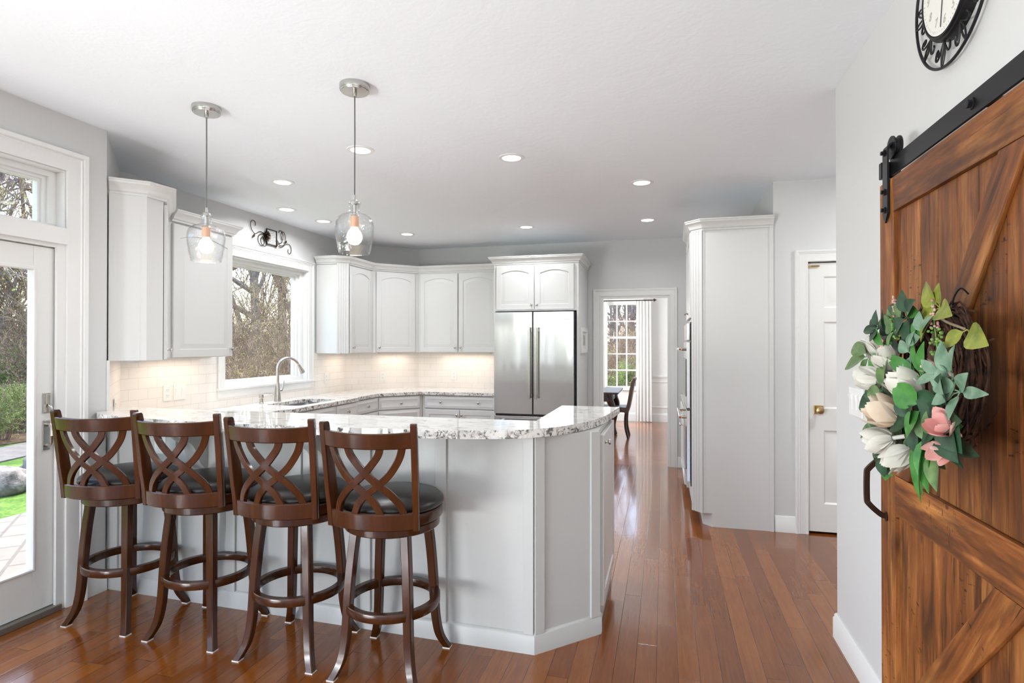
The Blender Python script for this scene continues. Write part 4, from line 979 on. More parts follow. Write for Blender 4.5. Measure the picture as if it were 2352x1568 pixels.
def plate(nm, label, cat, o, u, n, w, h, kind, group=None):
    # o = centre on the wall
    t = thing(nm, label, cat, o, 0, group); M = frame_m(o, u, n)
    mb = MB(); mb.m = M; mb.box(-w/2, w/2, 0, 0.006, -h/2, h/2); part('cover_plate', mb, M_plastic, t, bevel=0.002)
    gang = w/len(kind)
    for i, k in enumerate(kind):
        x = -w/2 + gang*(i + 0.5) if len(kind) > 1 else 0
        mb = MB(); mb.m = M
        if k == 'o':
            for z in (-0.021, 0.021):
                mb2 = MB(); mb2.m = M; mb2.box(x - 0.016, x + 0.016, 0.005, 0.0085, z - 0.014, z + 0.014); f = part('socket_face', mb2, M_plastic, t, bevel=0.002)
                mb3 = MB(); mb3.m = M; mb3.box(x - 0.008, x - 0.0055, 0.0084, 0.009, z - 0.001, z + 0.008); mb3.box(x + 0.0055, x + 0.008, 0.0084, 0.009, z - 0.001, z + 0.008); mb3.box(x - 0.002, x + 0.002, 0.0084, 0.009, z - 0.010, z - 0.006); part('slots', mb3, M_slot, f)
        else:
            mb.box(x - 0.0165, x + 0.0165, 0.005, 0.0075, -0.034, 0.034); f = part('rocker_frame', mb, M_plastic, t)
            mb2 = MB(); mb2.m = M; mb2.loft([[(x + a, y, z) for a, y, z in ((-0.014, 0.007, zz), (0.014, 0.007, zz), (0.014, yy, zz), (-0.014, yy, zz))] for zz, yy in ((-0.031, 0.0075), (0.0, 0.009), (0.031, 0.0135))]); part('rocker', mb2, M_plastic, f)
    return t
plate('wall_outlet', 'white outlet on the tile left of the sink window beside the two-gang switch', 'outlet', (-3.802, 3.722, 1.055), (0,1,0), (1,0,0), 0.078, 0.122, 'o')
plate('light_switch', 'white two-gang rocker switch on the tile left of the sink window', 'switch', (-3.802, 3.842, 1.055), (0,1,0), (1,0,0), 0.122, 0.122, 'ss')
plate('wall_outlet', 'white outlet on the tile just right of the sink window', 'outlet', (-3.802, 5.945, 1.05), (0,1,0), (1,0,0), 0.078, 0.122, 'o')
plate('wall_outlet', 'white outlet on the diagonal tiled corner', 'outlet', (-3.478, 6.718, 1.04), (q, q, 0), (q, -q, 0), 0.078, 0.122, 'o')
plate('wall_outlet', 'white outlet on the back wall tile left of the refrigerator', 'outlet', (-2.635, 7.062, 1.045), (1,0,0), (0,-1,0), 0.078, 0.122, 'o')
plate('wall_outlet', 'white outlet on the angled tile beside the patio door wall', 'outlet', (-3.43 + 0.0, 2.93 + 0.02, 1.03), (-q, q, 0), (q, q, 0), 0.078, 0.122, 'o')
plate('wall_outlet', 'white outlet on the panelled bar front between the first two stools', 'outlet', (-2.795, 2.694, 0.875), (1,0,0), (0,-1,0), 0.078, 0.122, 'o')
plate('light_switch', 'white three-gang rocker switch on the wall left of the barn door', 'switch', (0.82, 2.845, 1.185), (0,-1,0), (-1,0,0), 0.178, 0.125, 'sss')

t = thing('picture_frame', 'small white framed picture hung on the side panel of the refrigerator surround', 'picture', (-0.905, 6.69, 1.49))
mb = MB(); mb.sweep([(6.44, 1.345), (6.94, 1.345), (6.94, 1.635), (6.44, 1.635)], [(0, 0), (0, 0.018), (-0.045, 0.022), (-0.05, 0.012), (-0.05, 0)], (-0.905, 0, 0), (0,1,0), (0,0,1), (1,0,0), True); part('frame', mb, M_trim, t)
mb = MB(); mb.box(-0.905, -0.897, 6.485, 6.895, 1.39, 1.59); part('mat_board', mb, plain('mat_board', 'E4E2DD', 0.7), t)
pm = NT('small_print'); pm.set(Base_Color=pm.ramp(pm.noise(pm.pos(), 30, 4), [(0.4, '8E8C88'), (0.6, 'D0CDC6')]), Roughness=0.5)
mb = MB(); mb.box(-0.898, -0.896, 6.60, 6.78, 1.43, 1.55); part('print', mb, pm.mat, t)

# ================================================================ WALL CLOCK
t = thing('wall_clock', 'round wall clock with a black scrollwork border, above the barn door', 'clock', (0.82, 1.925, 2.482))
def ck(a, r, d): return Vector((0.82 - d, 1.925 - r*math.sin(a), 2.482 + r*math.cos(a)))
mb = MB(); mb.tube([ck(2*PI*k/72, 0.229, 0.020) for k in range(72)], 0.0045, 8, ring=True); part('outer_ring', mb, M_black, t)
mb = MB(); mb.lathe([(0.0, 0.0), (0.157, 0.0), (0.157, 0.022), (0.153, 0.030), (0.148, 0.031), (0.146, 0.037), (0.141, 0.038), (0.137, 0.029), (0.0, 0.029)], 64, (0.82, 1.925, 2.482), (-1,0,0)); part('case', mb, M_black, t)
mb = MB(); mb.lathe([(0.0, 0.0345), (0.1375, 0.0345), (0.1375, 0.0355), (0.0, 0.0355)], 56, (0.82, 1.925, 2.482), (-1,0,0)); face_o = part('dial', mb, plain('dial_ivory', 'EAE8E1', 0.5), t)
for k in range(10):
    a = 2*PI*(k + 0.35)/10
    for L in ([(0.157, 0.0), (0.185, -0.05), (0.210, -0.035), (0.226, 0.0), (0.205, 0.03), (0.180, 0.028), (0.157, 0.0)],
              [(0.157, 0.01), (0.185, 0.09), (0.205, 0.16), (0.207, 0.215), (0.192, 0.235), (0.178, 0.205), (0.184, 0.17), (0.196, 0.185)],
              [(0.157, -0.01), (0.180, -0.11), (0.190, -0.17), (0.186, -0.225), (0.172, -0.235), (0.166, -0.20)]):
        mb = MB(); mb.tube(spl([ck(a + b, r_, 0.022) for r_, b in L], 5), 0.0029, 6); part('scrollwork', mb, M_black, t)
for k in range(1, 13):
    a = 2*PI*k/12
    cu = bpy.data.curves.new('n', 'FONT'); cu.body = str(k); cu.size = 0.033; cu.align_x = 'CENTER'; cu.align_y = 'CENTER'; cu.extrude = 0.0003; cu.shear = 0.3
    to = bpy.data.objects.new('tmp', cu); col.objects.link(to); to.matrix_world = Matrix.Translation(ck(a, 0.104, 0.0362)) @ Matrix(((0,0,-1,0),(-1,0,0,0),(0,1,0,0),(0,0,0,1)))
    bpy.context.view_layer.update()
    me = bpy.data.meshes.new_from_object(to.evaluated_get(bpy.context.evaluated_depsgraph_get())); me.transform(to.matrix_world); bpy.data.objects.remove(to)
    part('numeral', me, plain('numeral_grey', 'B3B0A9', 0.5) if k == 1 else bpy.data.materials['numeral_grey'], face_o)
mb = MB()
for k in range(60):
    a = 2*PI*k/60; p, p2 = ck(a, 0.125, 0.036), ck(a, 0.130 if k % 5 else 0.132, 0.036); mb.tube([p, p2], 0.0006 if k % 5 else 0.0012, 4)
part('minute_marks', mb, bpy.data.materials['numeral_grey'], face_o)
mb = MB(); mb.tube([ck(R(189), -0.02, 0.038), ck(R(189), 0.118, 0.038)], 0.0011, 6); part('minute_hand', mb, M_black, t)
mb = MB(); mb.tube([ck(R(125), -0.015, 0.0375), ck(R(125), 0.075, 0.0375)], 0.0016, 6); part('hour_hand', mb, M_black, t)

# ================================================================ BARN DOOR
DY0, DY1, DZ0, DZ1 = 1.29, 2.25, 0.03, 1.985
t = thing('barn_door', 'rustic brown plank sliding barn door with diagonal braces, hanging from the black rail', 'sliding door', (0.735, 1.77, 0.03))
XF = 0.722
def wpart(nm, mb, mat): return part(nm, mb, mat, t, bevel=0.003)
mb = MB(); mb.box(XF, XF + 0.04, DY1 - 0.122, DY1, DZ0, DZ1); wpart('stile', mb, M_bwv)
mb = MB(); mb.box(XF, XF + 0.04, DY0, DY0 + 0.122, DZ0, DZ1); wpart('stile', mb, M_bwv)
for nm, z0, z1 in (('top_rail', 1.872, DZ1), ('middle_rail', 0.889, 1.015), ('bottom_rail', DZ0, 0.155)):
    mb = MB(); mb.box(XF, XF + 0.04, DY0 + 0.1225, DY1 - 0.1225, z0, z1); wpart(nm, mb, M_bwh)
ys = [DY1 - 0.1225 - 0.0, 2.058, 1.954, 1.845, 1.737, 1.629, 1.514, DY0 + 0.1225]
for z0, z1 in ((0.1555, 0.8885), (1.0155, 1.8715)):
    for a, b in zip(ys[1:], ys[:-1]):
        mb = MB(); mb.box(XF + 0.012, XF + 0.034, a + 0.0012, b - 0.0012, z0, z1); part('plank', mb, M_bwv, t, bevel=0.0025)
def brace(lo, hi):
    mb = MB(); mb.loft([[(x, y, z) for y, z in lo + hi] for x in (XF + 0.0005, XF + 0.0125)]); wpart('brace', mb, M_bwd)
brace([(2.127, 1.016), (2.024, 1.016)], [(1.413, 1.858), (1.413, 1.871), (1.522, 1.871)])
brace([(2.127, 0.262), (2.127, 0.156), (2.104, 0.156)], [(1.413, 0.888), (1.548, 0.888)])
mb = MB(); hy = DY1 - 0.052
mb.tube(spl([(XF, hy, 1.06), (XF - 0.018, hy + 0.0, 1.055), (XF - 0.052, hy + 0.002, 1.02), (XF - 0.058, hy + 0.002, 1.0), (XF - 0.058, hy + 0.002, 0.92), (XF - 0.052, hy, 0.90), (XF - 0.018, hy, 0.868), (XF, hy, 0.864)], 5), 0, sq=(0.018, 0.010), up=(0,1,0)); hn = part('pull_handle', mb, M_bronze, t)
for z in (1.062, 0.862):
    mb = MB(); mb.lathe([(0, 0), (0.016, 0), (0.016, 0.004), (0, 0.006)], 16, (XF, hy, z), (-1,0,0)); part('mount', mb, M_bronze, hn)
# roller hanger: strap bent over the wheel
for yc in (DY1 - 0.078, DY0 + 0.078):
    mb = MB(); n = 14; xf, xb = XF - 0.004, 0.752; zt = 2.083; ctr = (xf + xb)/2; rr = (xb - xf)/2
    pts = [(xf, yc, 1.872), (xf, yc, zt)] + [(ctr - rr*math.cos(PI*k/n), yc, zt + rr*math.sin(PI*k/n)) for k in range(1, n)] + [(xb, yc, zt), (xb, yc, 2.068)]
    mb.tube(pts, 0, sq=(0.042, 0.006), up=(0,1,0)) if False else mb.loft([[Vector(p) + V(0, b, 0) + Vector((-(1 if i < 2 else math.cos(PI*max(0, min(n, i-1))/n)), 0, (0 if i < 2 else math.sin(PI*max(0, min(n, i-1))/n))))*a for a, b in ((0, -0.021), (0, 0.021), (0.006, 0.021), (0.006, -0.021))] for i, p in enumerate(pts)])
    h_ = part('hanger_strap', mb, M_black, t)
    mb = MB(); mb.loft([[(XF - 0.010, yc - 0.021, 1.872), (XF - 0.010, yc + 0.021, 1.872), (XF - 0.010, yc, 1.842)], [(XF - 0.004, yc - 0.021, 1.872), (XF - 0.004, yc + 0.021, 1.872), (XF - 0.004, yc, 1.842)]]); part('strap_tip', mb, M_black, h_)
    mb = MB(); mb.lathe([(0, -0.012), (0.038, -0.012), (0.038, -0.008), (0.032, -0.004), (0.032, 0.004), (0.038, 0.008), (0.038, 0.012), (0, 0.012)], 28, (0.742, yc, 2.092), (1,0,0)); part('wheel', mb, M_black, h_)
    for z in (1.885, 1.945, 2.075):
        mb = MB(); mb.lathe([(0, 0), (0.011, 0), (0.011, 0.004), (0.007, 0.005), (0.007, 0.012), (0, 0.013)], 6, (XF - 0.010, yc, z), (-1,0,0)); part('bolt', mb, M_black, h_)
t = thing('barn_door_rail', 'flat black steel track bolted along the wall above the barn door', 'rail', (0.742, 1.2, 2.03))
mb = MB(); mb.box(0.738, 0.746, -0.1, 2.205, 2.004, 2.062); part('track_bar', mb, M_black, t, bevel=0.001)
for y in (1.665, 1.05, 0.4):
    mb = MB(); mb.lathe([(0, 0), (0.015, 0), (0.015, 0.003), (0.010, 0.004), (0.010, 0.013), (0, 0.014)], 6, (0.738, y, 2.033), (-1,0,0)); part('bolt', mb, M_black, t)
    mb = MB(); mb.lathe([(0, 0), (0.012, 0), (0.012, 0.074), (0, 0.074)], 16, (0.746, y, 2.033), (1,0,0)); part('spacer', mb, M_black, t)
mb = MB(); mb.box(0.712, 0.772, 2.205, 2.228, 2.0, 2.055); part('end_stop', mb, M_black, t, bevel=0.002)

# ================================================================ WREATH
def proj_yz(px, py, x): pass
t = thing('flower_wreath', 'grapevine wreath of white and pink magnolias and green leaves hung on the barn door', 'wreath', (0.70, 1.69, 1.37))
WC = Vector((0.672, 1.685, 1.365)); WR = 0.150
rnd = random.Random(11)
mb = MB()
for k in range(95):
    a0 = rnd.uniform(0, 2*PI); span = rnd.uniform(1.2, 3.6); r0 = WR + rnd.gauss(0, 0.016); d0 = rnd.gauss(0, 0.015); ph = rnd.uniform(0, 6.28); pts = []
    n = max(6, int(span*5))
    for i in range(n + 1):
        a = a0 + span*i/n; rr = r0 + 0.012*math.sin(ph + 2.3*a) + rnd.gauss(0, 0.002)
        pts.append(WC + V(d0 + 0.010*math.cos(ph + 3.1*a), -rr*math.sin(a), rr*math.cos(a)*1.02))
    e = pts[-1] + (pts[-1] - pts[-2]) + V(rnd.gauss(0, 0.01), rnd.gauss(0, 0.02), rnd.gauss(0, 0.02)); pts.append(e)
    mb.tube(pts, rnd.uniform(0.0016, 0.0034), 5)
mv = NT('grapevine'); mv.set(Base_Color=mv.ramp(mv.noise(mv.obj(), 40, 3), [(0.35, '2A1A14'), (0.65, '5A3C2C')]), Roughness=0.85)
part('vine_ring', mb, mv.mat, t)
mb = MB(); mb.tube(spl([(0.70, 1.66, 1.50), (0.69, 1.655, 1.545), (0.70, 1.64, 1.575), (0.715, 1.635, 1.56)], 5), 0.0022, 6); part('hanging_wire', mb, M_black, t)
def blade(mb, base, d, nrm, L, w, bend=0.3, fold=0.25, tip=1.0):
    # one leaf: base point, direction, face normal
    d = Vector(d).normalized(); nrm = Vector(nrm); nrm = (nrm - d*nrm.dot(d)).normalized(); s_ = d.cross(nrm); base = Vector(base); rows = []; n = 6
    for i in range(n + 1):
        f = i/n; ww = w*(math.sin(PI*min(1, f**0.8))**0.8)*(1 - 0.12*f) if 0 < f < 1 else 0.0012
        c = base + d*(L*f) - nrm*(bend*L*f*f)
        rows.append([c + s_*ww + nrm*(fold*ww), c + s_*ww*0.5 + nrm*(fold*ww*0.35), c, c - s_*ww*0.5 + nrm*(fold*ww*0.35), c - s_*ww + nrm*(fold*ww)])
    I = [[mb.pt(p) for p in r] for r in rows]
    for a, b in zip(I, I[1:]):
        for k in range(4): mb.face((a[k], a[k+1], b[k+1], b[k]))
L_OL = m_leaf('leaf_olive', '5F6B1F', '93983A', 0.5, 0.15, 30); L_DK = m_leaf('leaf_dark_green', '17301F', '2F5136', 0.45, 0.1, 30)
L_GR = m_leaf('leaf_green', '2F6A2C', '4E8A3E', 0.45, 0.15, 30); L_EU = m_leaf('leaf_sage', '4F7056', '7F9A82', 0.6, 0.1, 30); L_GG = m_leaf('leaf_grey_green', '3F5B3B', '6F8A52', 0.5, 0.12, 30)
# sprigs: material, base (x, y, z), list of (dir y, dir z, dir x out, length, width)
def sprig(mat, base, leaves, nm='leaf_sprig', lab=None):
    mb = MB(); b = Vector(base)
    for dy, dz, dx, L, w in leaves:
        d = Vector((dx, dy, dz)).normalized(); st = b + d*L*0.18
        mb.tube([b, st], 0.0016, 5)
        nr = Vector((-0.85, rnd.uniform(-0.35, 0.1), rnd.uniform(-0.1, 0.4)))
        blade(mb, st, d, nr, L, w, rnd.uniform(0.1, 0.35), rnd.uniform(0.15, 0.4))
    part(nm, mb, mat, t, ang=80)
# (+y is towards the left of the door, -y towards the right)
sprig(L_OL, (0.620, 1.547, 1.522), [(0.6, 0.55, -0.2, 0.085, 0.030), (-0.75, -0.1, -0.3, 0.085, 0.028), (0.35, -0.75, -0.4, 0.075, 0.026), (-0.1, 0.9, -0.2, 0.05, 0.022), (0.9, -0.1, -0.2, 0.07, 0.024)])
sprig(L_OL, (0.630, 1.447, 1.470), [(-0.95, -0.25, -0.25, 0.10, 0.030), (0.55, -0.45, -0.5, 0.055, 0.020)])
sprig(L_GR, (0.610, 1.618, 1.511), [(0.2, -0.9, -0.35, 0.06, 0.024), (-0.4, -0.7, -0.3, 0.055, 0.020), (0.8, 0.3, -0.3, 0.05, 0.018)])
sprig(L_DK, (0.600, 1.676, 1.510), [(0.2, 0.9, -0.2, 0.06, 0.022), (0.6, -0.5, -0.3, 0.07, 0.024), (-0.7, 0.35, -0.2, 0.07, 0.024), (0.0, -0.95, -0.2, 0.06, 0.02)])
sprig(L_GG, (0.600, 1.747, 1.483), [(0.8, 0.5, -0.4, 0.055, 0.019), (0.95, 0.0, -0.3, 0.06, 0.018), (0.4, 0.8, -0.3, 0.05, 0.018), (0.1, -0.8, -0.4, 0.06, 0.022), (-0.5, 0.6, -0.2, 0.07, 0.024)])
sprig(L_DK, (0.580, 1.813, 1.485), [(0.9, 0.35, -0.3, 0.05, 0.018), (0.6, -0.5, -0.3, 0.05, 0.018), (0.3, 0.9, -0.3, 0.045, 0.017), (0.95, -0.1, -0.3, 0.075, 0.014)])
sprig(L_GG, (0.570, 1.859, 1.408), [(0.9, 0.35, -0.4, 0.085, 0.024), (0.9, -0.35, -0.4, 0.10, 0.030), (0.2, -0.8, -0.3, 0.06, 0.022)])
sprig(L_EU, (0.600, 1.658, 1.415), [(-0.6, 0.6, -0.3, 0.065, 0.017), (-0.4, -0.6, -0.3, 0.058, 0.017), (-0.85, 0.05, -0.4, 0.043, 0.015), (0.6, 0.6, -0.4, 0.043, 0.017)])
sprig(L_GR, (0.590, 1.796, 1.427), [(0.35, -0.8, -0.4, 0.08, 0.024), (0.5, 0.7, -0.3, 0.075, 0.022)])
sprig(L_DK, (0.580, 1.799, 1.289), [(0.8, -0.3, -0.4, 0.085, 0.032), (-0.3, -0.85, -0.4, 0.085, 0.034), (0.9, 0.35, -0.3, 0.07, 0.026), (-0.8, 0.1, -0.4, 0.07, 0.028)])
sprig(L_GG, (0.570, 1.752, 1.311), [(0.9, -0.1, -0.3, 0.07, 0.022), (0.2, -0.9, -0.3, 0.07, 0.024), (-0.5, 0.8, -0.3, 0.09, 0.022)])
sprig(L_GG, (0.570, 1.778, 1.220), [(0.85, -0.45, -0.3, 0.09, 0.022), (0.95, 0.25, -0.3, 0.06, 0.02), (0.0, -0.95, -0.2, 0.06, 0.022)])
sprig(L_DK, (0.585, 1.800, 1.134), [(0.8, -0.6, -0.2, 0.06, 0.024), (-0.3, -0.95, -0.2, 0.05, 0.026), (0.9, 0.1, -0.2, 0.05, 0.02)])
sprig(L_GR, (0.600, 1.813, 1.116), [(0.2, -0.95, -0.2, 0.05, 0.026), (-0.8, -0.5, -0.2, 0.05, 0.022)])
sprig(L_GR, (0.595, 1.548, 1.241), [(0.0, -1.0, -0.25, 0.145, 0.034), (0.30, -0.95, -0.2, 0.150, 0.030), (-0.25, -0.9, -0.3, 0.12, 0.024)])
sprig(L_GR, (0.600, 1.588, 1.353), [(0.25, 0.95, -0.25, 0.10, 0.020), (0.75, 0.35, -0.25, 0.13, 0.020), (-0.5, 0.8, -0.3, 0.09, 0.018)])
sprig(L_GR, (0.585, 1.549, 1.291), [(0.6, 0.55, -0.6, 0.075, 0.034), (0.3, -0.75, -0.5, 0.07, 0.032)])
sprig(L_EU, (0.610, 1.462, 1.365), [(0.25, 0.95, -0.3, 0.072, 0.025), (-0.5, 0.85, -0.3, 0.072, 0.022), (0.85, 0.35, -0.5, 0.050, 0.020), (0.6, -0.5, -0.4, 0.050, 0.020), (-0.3, -0.7, -0.5, 0.043, 0.019)])
sprig(L_EU, (0.610, 1.433, 1.337), [(-0.99, 0.05, -0.15, 0.108, 0.014), (0.6, 0.3, -0.5, 0.058, 0.019), (0.75, -0.35, -0.5, 0.065, 0.019), (-0.3, -0.8, -0.5, 0.058, 0.020), (-0.7, 0.5, -0.3, 0.058, 0.019)])
sprig(L_EU, (0.600, 1.498, 1.369), [(0.7, 0.5, -0.4, 0.054, 0.014), (0.6, -0.2, -0.4, 0.058, 0.014), (-0.6, -0.3, -0.4, 0.065, 0.020)])
sprig(L_DK, (0.610, 1.482, 1.290), [(-0.7, -0.5, -0.35, 0.10, 0.046), (0.5, -0.7, -0.4, 0.09, 0.040), (-0.3, 0.75, -0.45, 0.08, 0.036), (0.8, 0.3, -0.45, 0.08, 0.034)])
sprig(L_DK, (0.605, 1.481, 1.261), [(-0.75, -0.5, -0.3, 0.095, 0.036), (0.5, -0.75, -0.3, 0.09, 0.03), (-0.85, 0.2, -0.3, 0.08, 0.03), (0.75, 0.4, -0.4, 0.07, 0.028)])
sprig(L_DK, (0.625, 1.499, 1.230), [(-0.95, -0.2, -0.15, 0.09, 0.022), (-0.5, -0.75, -0.2, 0.06, 0.024)])
sprig(L_GG, (0.600, 1.521, 1.210), [(0.4, 0.8, -0.4, 0.07, 0.026), (-0.4, -0.8, -0.3, 0.09, 0.026), (-0.2, 0.7, -0.4, 0.07, 0.022)])
sprig(L_DK, (0.585, 1.598, 1.250), [(0.2, 0.85, -0.45, 0.07, 0.030), (0.75, -0.2, -0.45, 0.07, 0.030), (-0.5, -0.7, -0.3, 0.07, 0.026), (-0.6, 0.5, -0.4, 0.06, 0.024)])
sprig(L_EU, (0.600, 1.587, 1.460), [(0.1, 0.95, -0.2, 0.050, 0.017), (-0.6, 0.7, -0.2, 0.050, 0.017), (0.7, -0.4, -0.4, 0.043, 0.017)])
for k in range(20):
    a = R(30 + k*11.0); rad = 0.165 + 0.02*math.sin(k*2.1); b_ = (0.632 - 0.012*(k % 3), WC.y + rad*math.sin(a), WC.z + rad*math.cos(a))
    lv = []
    for j in range(4):
        t_ = a + rnd.uniform(-1.1, 1.1) + (PI if j == 3 else 0); lv.append((math.sin(t_), math.cos(t_), rnd.uniform(-0.5, -0.1), rnd.uniform(0.05, 0.075), rnd.uniform(0.018, 0.027)))
    sprig((L_DK, L_GG, L_DK, L_GR, L_GG)[k % 5], b_, lv)
def petal_mat(nm, a, b):
    m = NT(nm); z = m.new('SeparateXYZ'); m.lk(m.new('TexCoord').outputs['Generated'], z.inputs[0])
    c = m.ramp(m.noise(m.obj(), 22, 2), [(0.35, a), (0.7, b)]); m.set(Base_Color=c, Roughness=0.6)
    tl = m.new('BsdfTranslucent'); m.lk(c, tl.inputs[0]); mx = m.new('MixShader'); mx.inputs[0].default_value = 0.2
    m.lk(m.b.outputs[0], mx.inputs[1]); m.lk(tl.outputs[0], mx.inputs[2]); m.lk(mx.outputs[0], m.n['Material Output'].inputs[0]); return m.mat
P_W = petal_mat('petal_white', 'DAD7CD', 'CCC8BB'); P_C = petal_mat('petal_cream', 'DECFBA', 'D9BFA5'); P_P = petal_mat('petal_pink', 'E8A7A0', 'F3D6CE'); P_S = petal_mat('spike_pink', 'C98B8B', 'E8C6C0'); P_B = petal_mat('bud_green', '5E8F3E', '8FB35C')
def flower(mat, c, ax, size, n=7, open_=0.55, lab=None):
    ax = Vector(ax).normalized(); u = ax.orthogonal().normalized(); w = ax.cross(u); c = Vector(c); mb = MB()
    for ring in (0, 1):
        m_ = n//2 + ring*(n - n//2 - n//2) + (1 if ring else 0)
        for k in range(m_):
            a = 2*PI*(k + 0.5*ring)/m_ + rnd.uniform(-0.2, 0.2); rad = u*math.cos(a) + w*math.sin(a); tg = ax.cross(rad)
            L = size*(0.95 if ring else 1.05)*rnd.uniform(0.9, 1.1); W = size*0.40; op = open_*(1.15 if ring else 0.6); rows = []; N = 7
            for i in range(N + 1):
                f = i/N; out = size*(0.10 + op*(f**0.8)*(1.0 - 0.28*f*f)); up_ = L*(f**1.15)
                ww = W*(math.sin(PI*(0.12 + 0.86*f)))**0.75 if i < N else W*0.12
                row = []
                for j in range(-3, 4):
                    g = j/3; row.append(c + ax*(up_ + 0.05*size*g*g*f) + rad*(out - 0.22*ww*g*g) + tg*(ww*g))
                rows.append(row)
            I = [[mb.pt(p) for p in r] for r in rows]
            for a_, b_ in zip(I, I[1:]):
                for j in range(6): mb.face((a_[j], a_[j+1], b_[j+1], b_[j]))
    mb.tube([c - ax*0.03, c + ax*0.01], 0.006, 6)
    part('blossom', mb, mat, t, label=lab, ang=80)
flower(P_W, (0.600, 1.884, 1.408), (-0.3, 0.45, 0.65), 0.058, 6, 0.35)
flower(P_W, (0.585, 1.728, 1.375), (-0.55, 0.05, 0.75), 0.062, 7, 0.5)
flower(P_W, (0.575, 1.799, 1.341), (-0.35, 0.9, 0.05), 0.073, 7, 0.42)
flower(P_W, (0.600, 1.608, 1.312), (-0.55, 0.35, 0.62), 0.073, 8, 0.5)
flower(P_C, (0.575, 1.666, 1.246), (-0.75, 0.35, 0.45), 0.073, 8, 0.62, 'cream blossom')
flower(P_W, (0.575, 1.701, 1.196), (-0.6, 0.6, -0.25), 0.069, 7, 0.5)
flower(P_W, (0.590, 1.644, 1.179), (-0.6, 0.1, -0.6), 0.067, 7, 0.42)
flower(P_P, (0.600, 1.452, 1.253), (-0.6, -0.35, 0.4), 0.047, 8, 0.75, 'pink blossom')
flower(P_P, (0.600, 1.475, 1.212), (-0.6, -0.4, -0.3), 0.041, 7, 0.7, 'pink blossom')
flower(P_P, (0.620, 1.557, 1.378), (-0.6, 0.4, 0.3), 0.032, 5, 0.5, 'small pink bud')
flower(P_P, (0.605, 1.878, 1.441), (-0.2, 0.15, 0.9), 0.030, 5, 0.3, 'small pink bud')
def spike(base, d, L, matA, matB):
    base = Vector(base); d = Vector(d).normalized(); mb = MB(); mc = MB()
    mb.tube([base, base + d*L], 0.0015, 5)
    for k in range(60):
        f = rnd.random(); r_ = (0.013 if f < 0.5 else 0.009*(1.6 - 1.45*f)); o = Vector((rnd.gauss(0,1), rnd.gauss(0,1), rnd.gauss(0,1))); o = (o - d*o.dot(d)).normalized()
        (mb if f < 0.5 else mc).ball(base + d*(L*f) + o*r_, 0.0036 if f < 0.5 else 0.0030, 6, 4)
    part('berry_spike', mb, matB, t); part('flower_spike', mc, matA, t)
spike((0.615, 1.546, 1.409), (-0.05, 0.12, 0.99), 0.135, P_S, P_B)
spike((0.600, 1.733, 1.453), (-0.1, 0.02, 0.99), 0.115, P_S, P_B)
spike((0.580, 1.697, 1.273), (-0.2, 0.97, 0.02), 0.12, P_S, P_B)
mb = MB(); mb.tube(spl([(0.63, 1.60, 1.51), (0.63, 1.54, 1.49), (0.63, 1.46, 1.472)], 5), 0.003, 6); mb.tube(spl([(0.64, 1.625, 1.50), (0.625, 1.60, 1.43), (0.63, 1.575, 1.36)], 5), 0.003, 6); part('stem', mb, plain('pale_stem', '8A7A62', 0.7), t)

# ================================================================ DINING ROOM
t = thing('dining_table', 'dark wood dining table with curved legs beyond the doorway', 'table', (-1.5, 9.05, 0))
mb = MB(); mb.box(-2.4, -0.645, 8.50, 9.55, 0.715, 0.745); part('table_top', mb, M_dwood, t, bevel=0.008)
mb = MB(); mb.box(-2.3, -0.75, 8.60, 9.45, 0.60, 0.714); part('apron', mb, M_dwood, t)
for x in (-2.25, -0.79):
    for y in (8.65, 9.4):
        s_ = 1 if x > -1.5 else -1
        mb = MB(); mb.tube(spl([(x, y, 0.70), (x + 0.02*s_, y, 0.60), (x + 0.055*s_, y, 0.50), (x + 0.035*s_, y, 0.34), (x + 0.005*s_, y, 0.16), (x + 0.03*s_, y, 0.03), (x + 0.045*s_, y, 0.0)], 4), [0.06 - 0.03*min(1, i/18) for i in range(25)], 8); part('leg', mb, M_dwood, t)
t = thing('dining_chair', 'dark scroll-back dining chair at the end of the dining table', 'chair', (-0.75, 9.22, 0))
prof = [(-0.60, 0.40), (-0.565, 0.46), (-0.535, 0.60), (-0.515, 0.74), (-0.49, 0.86), (-0.455, 0.93), (-0.425, 0.925), (-0.42, 0.885), (-0.435, 0.87), (-0.462, 0.74), (-0.485, 0.60), (-0.515, 0.45), (-0.54, 0.38)]
mb = MB(); mb.loft([[(a, y, z) for a, z in prof] for y in (9.0, 9.44)]); part('backrest', mb, M_dchair, t, bevel=0.006)
mb = MB(); mb.box(-1.0, -0.56, 9.0, 9.44, 0.40, 0.48); part('seat', mb, M_dchair, t, bevel=0.02)
for y in (9.03, 9.41):
    mb = MB(); mb.tube(spl([(-0.555, y, 0.44), (-0.575, y, 0.30), (-0.57, y, 0.15), (-0.535, y, 0.0)], 4), [0.024 - 0.0006*i for i in range(13)], 8); part('leg', mb, M_dwood, t)
    mb = MB(); mb.tube([(-0.96, y, 0.40), (-0.96, y, 0.0)], [0.022, 0.015], 8); part('leg', mb, M_dwood, t)
t = thing('curtain_rod', 'dark iron curtain rod with a finial above the dining window', 'curtain rod', (-0.67, 11.03, 2.27))
mb = MB(); mb.tube([(-1.20, 11.03, 2.27), (-0.20, 11.03, 2.27)], 0.010, 10); part('rod', mb, M_bronze, t)
for x, s_ in ((-0.20, 1), (-1.20, -1)):
    mb = MB(); mb.lathe([(0, 0), (0.012, 0), (0.014, 0.008), (0.028, 0.024), (0.028, 0.036), (0.012, 0.05), (0.008, 0.06), (0.0, 0.085)], 14, (x, 11.03, 2.27), (s_, 0, 0)); part('finial', mb, M_bronze, t)
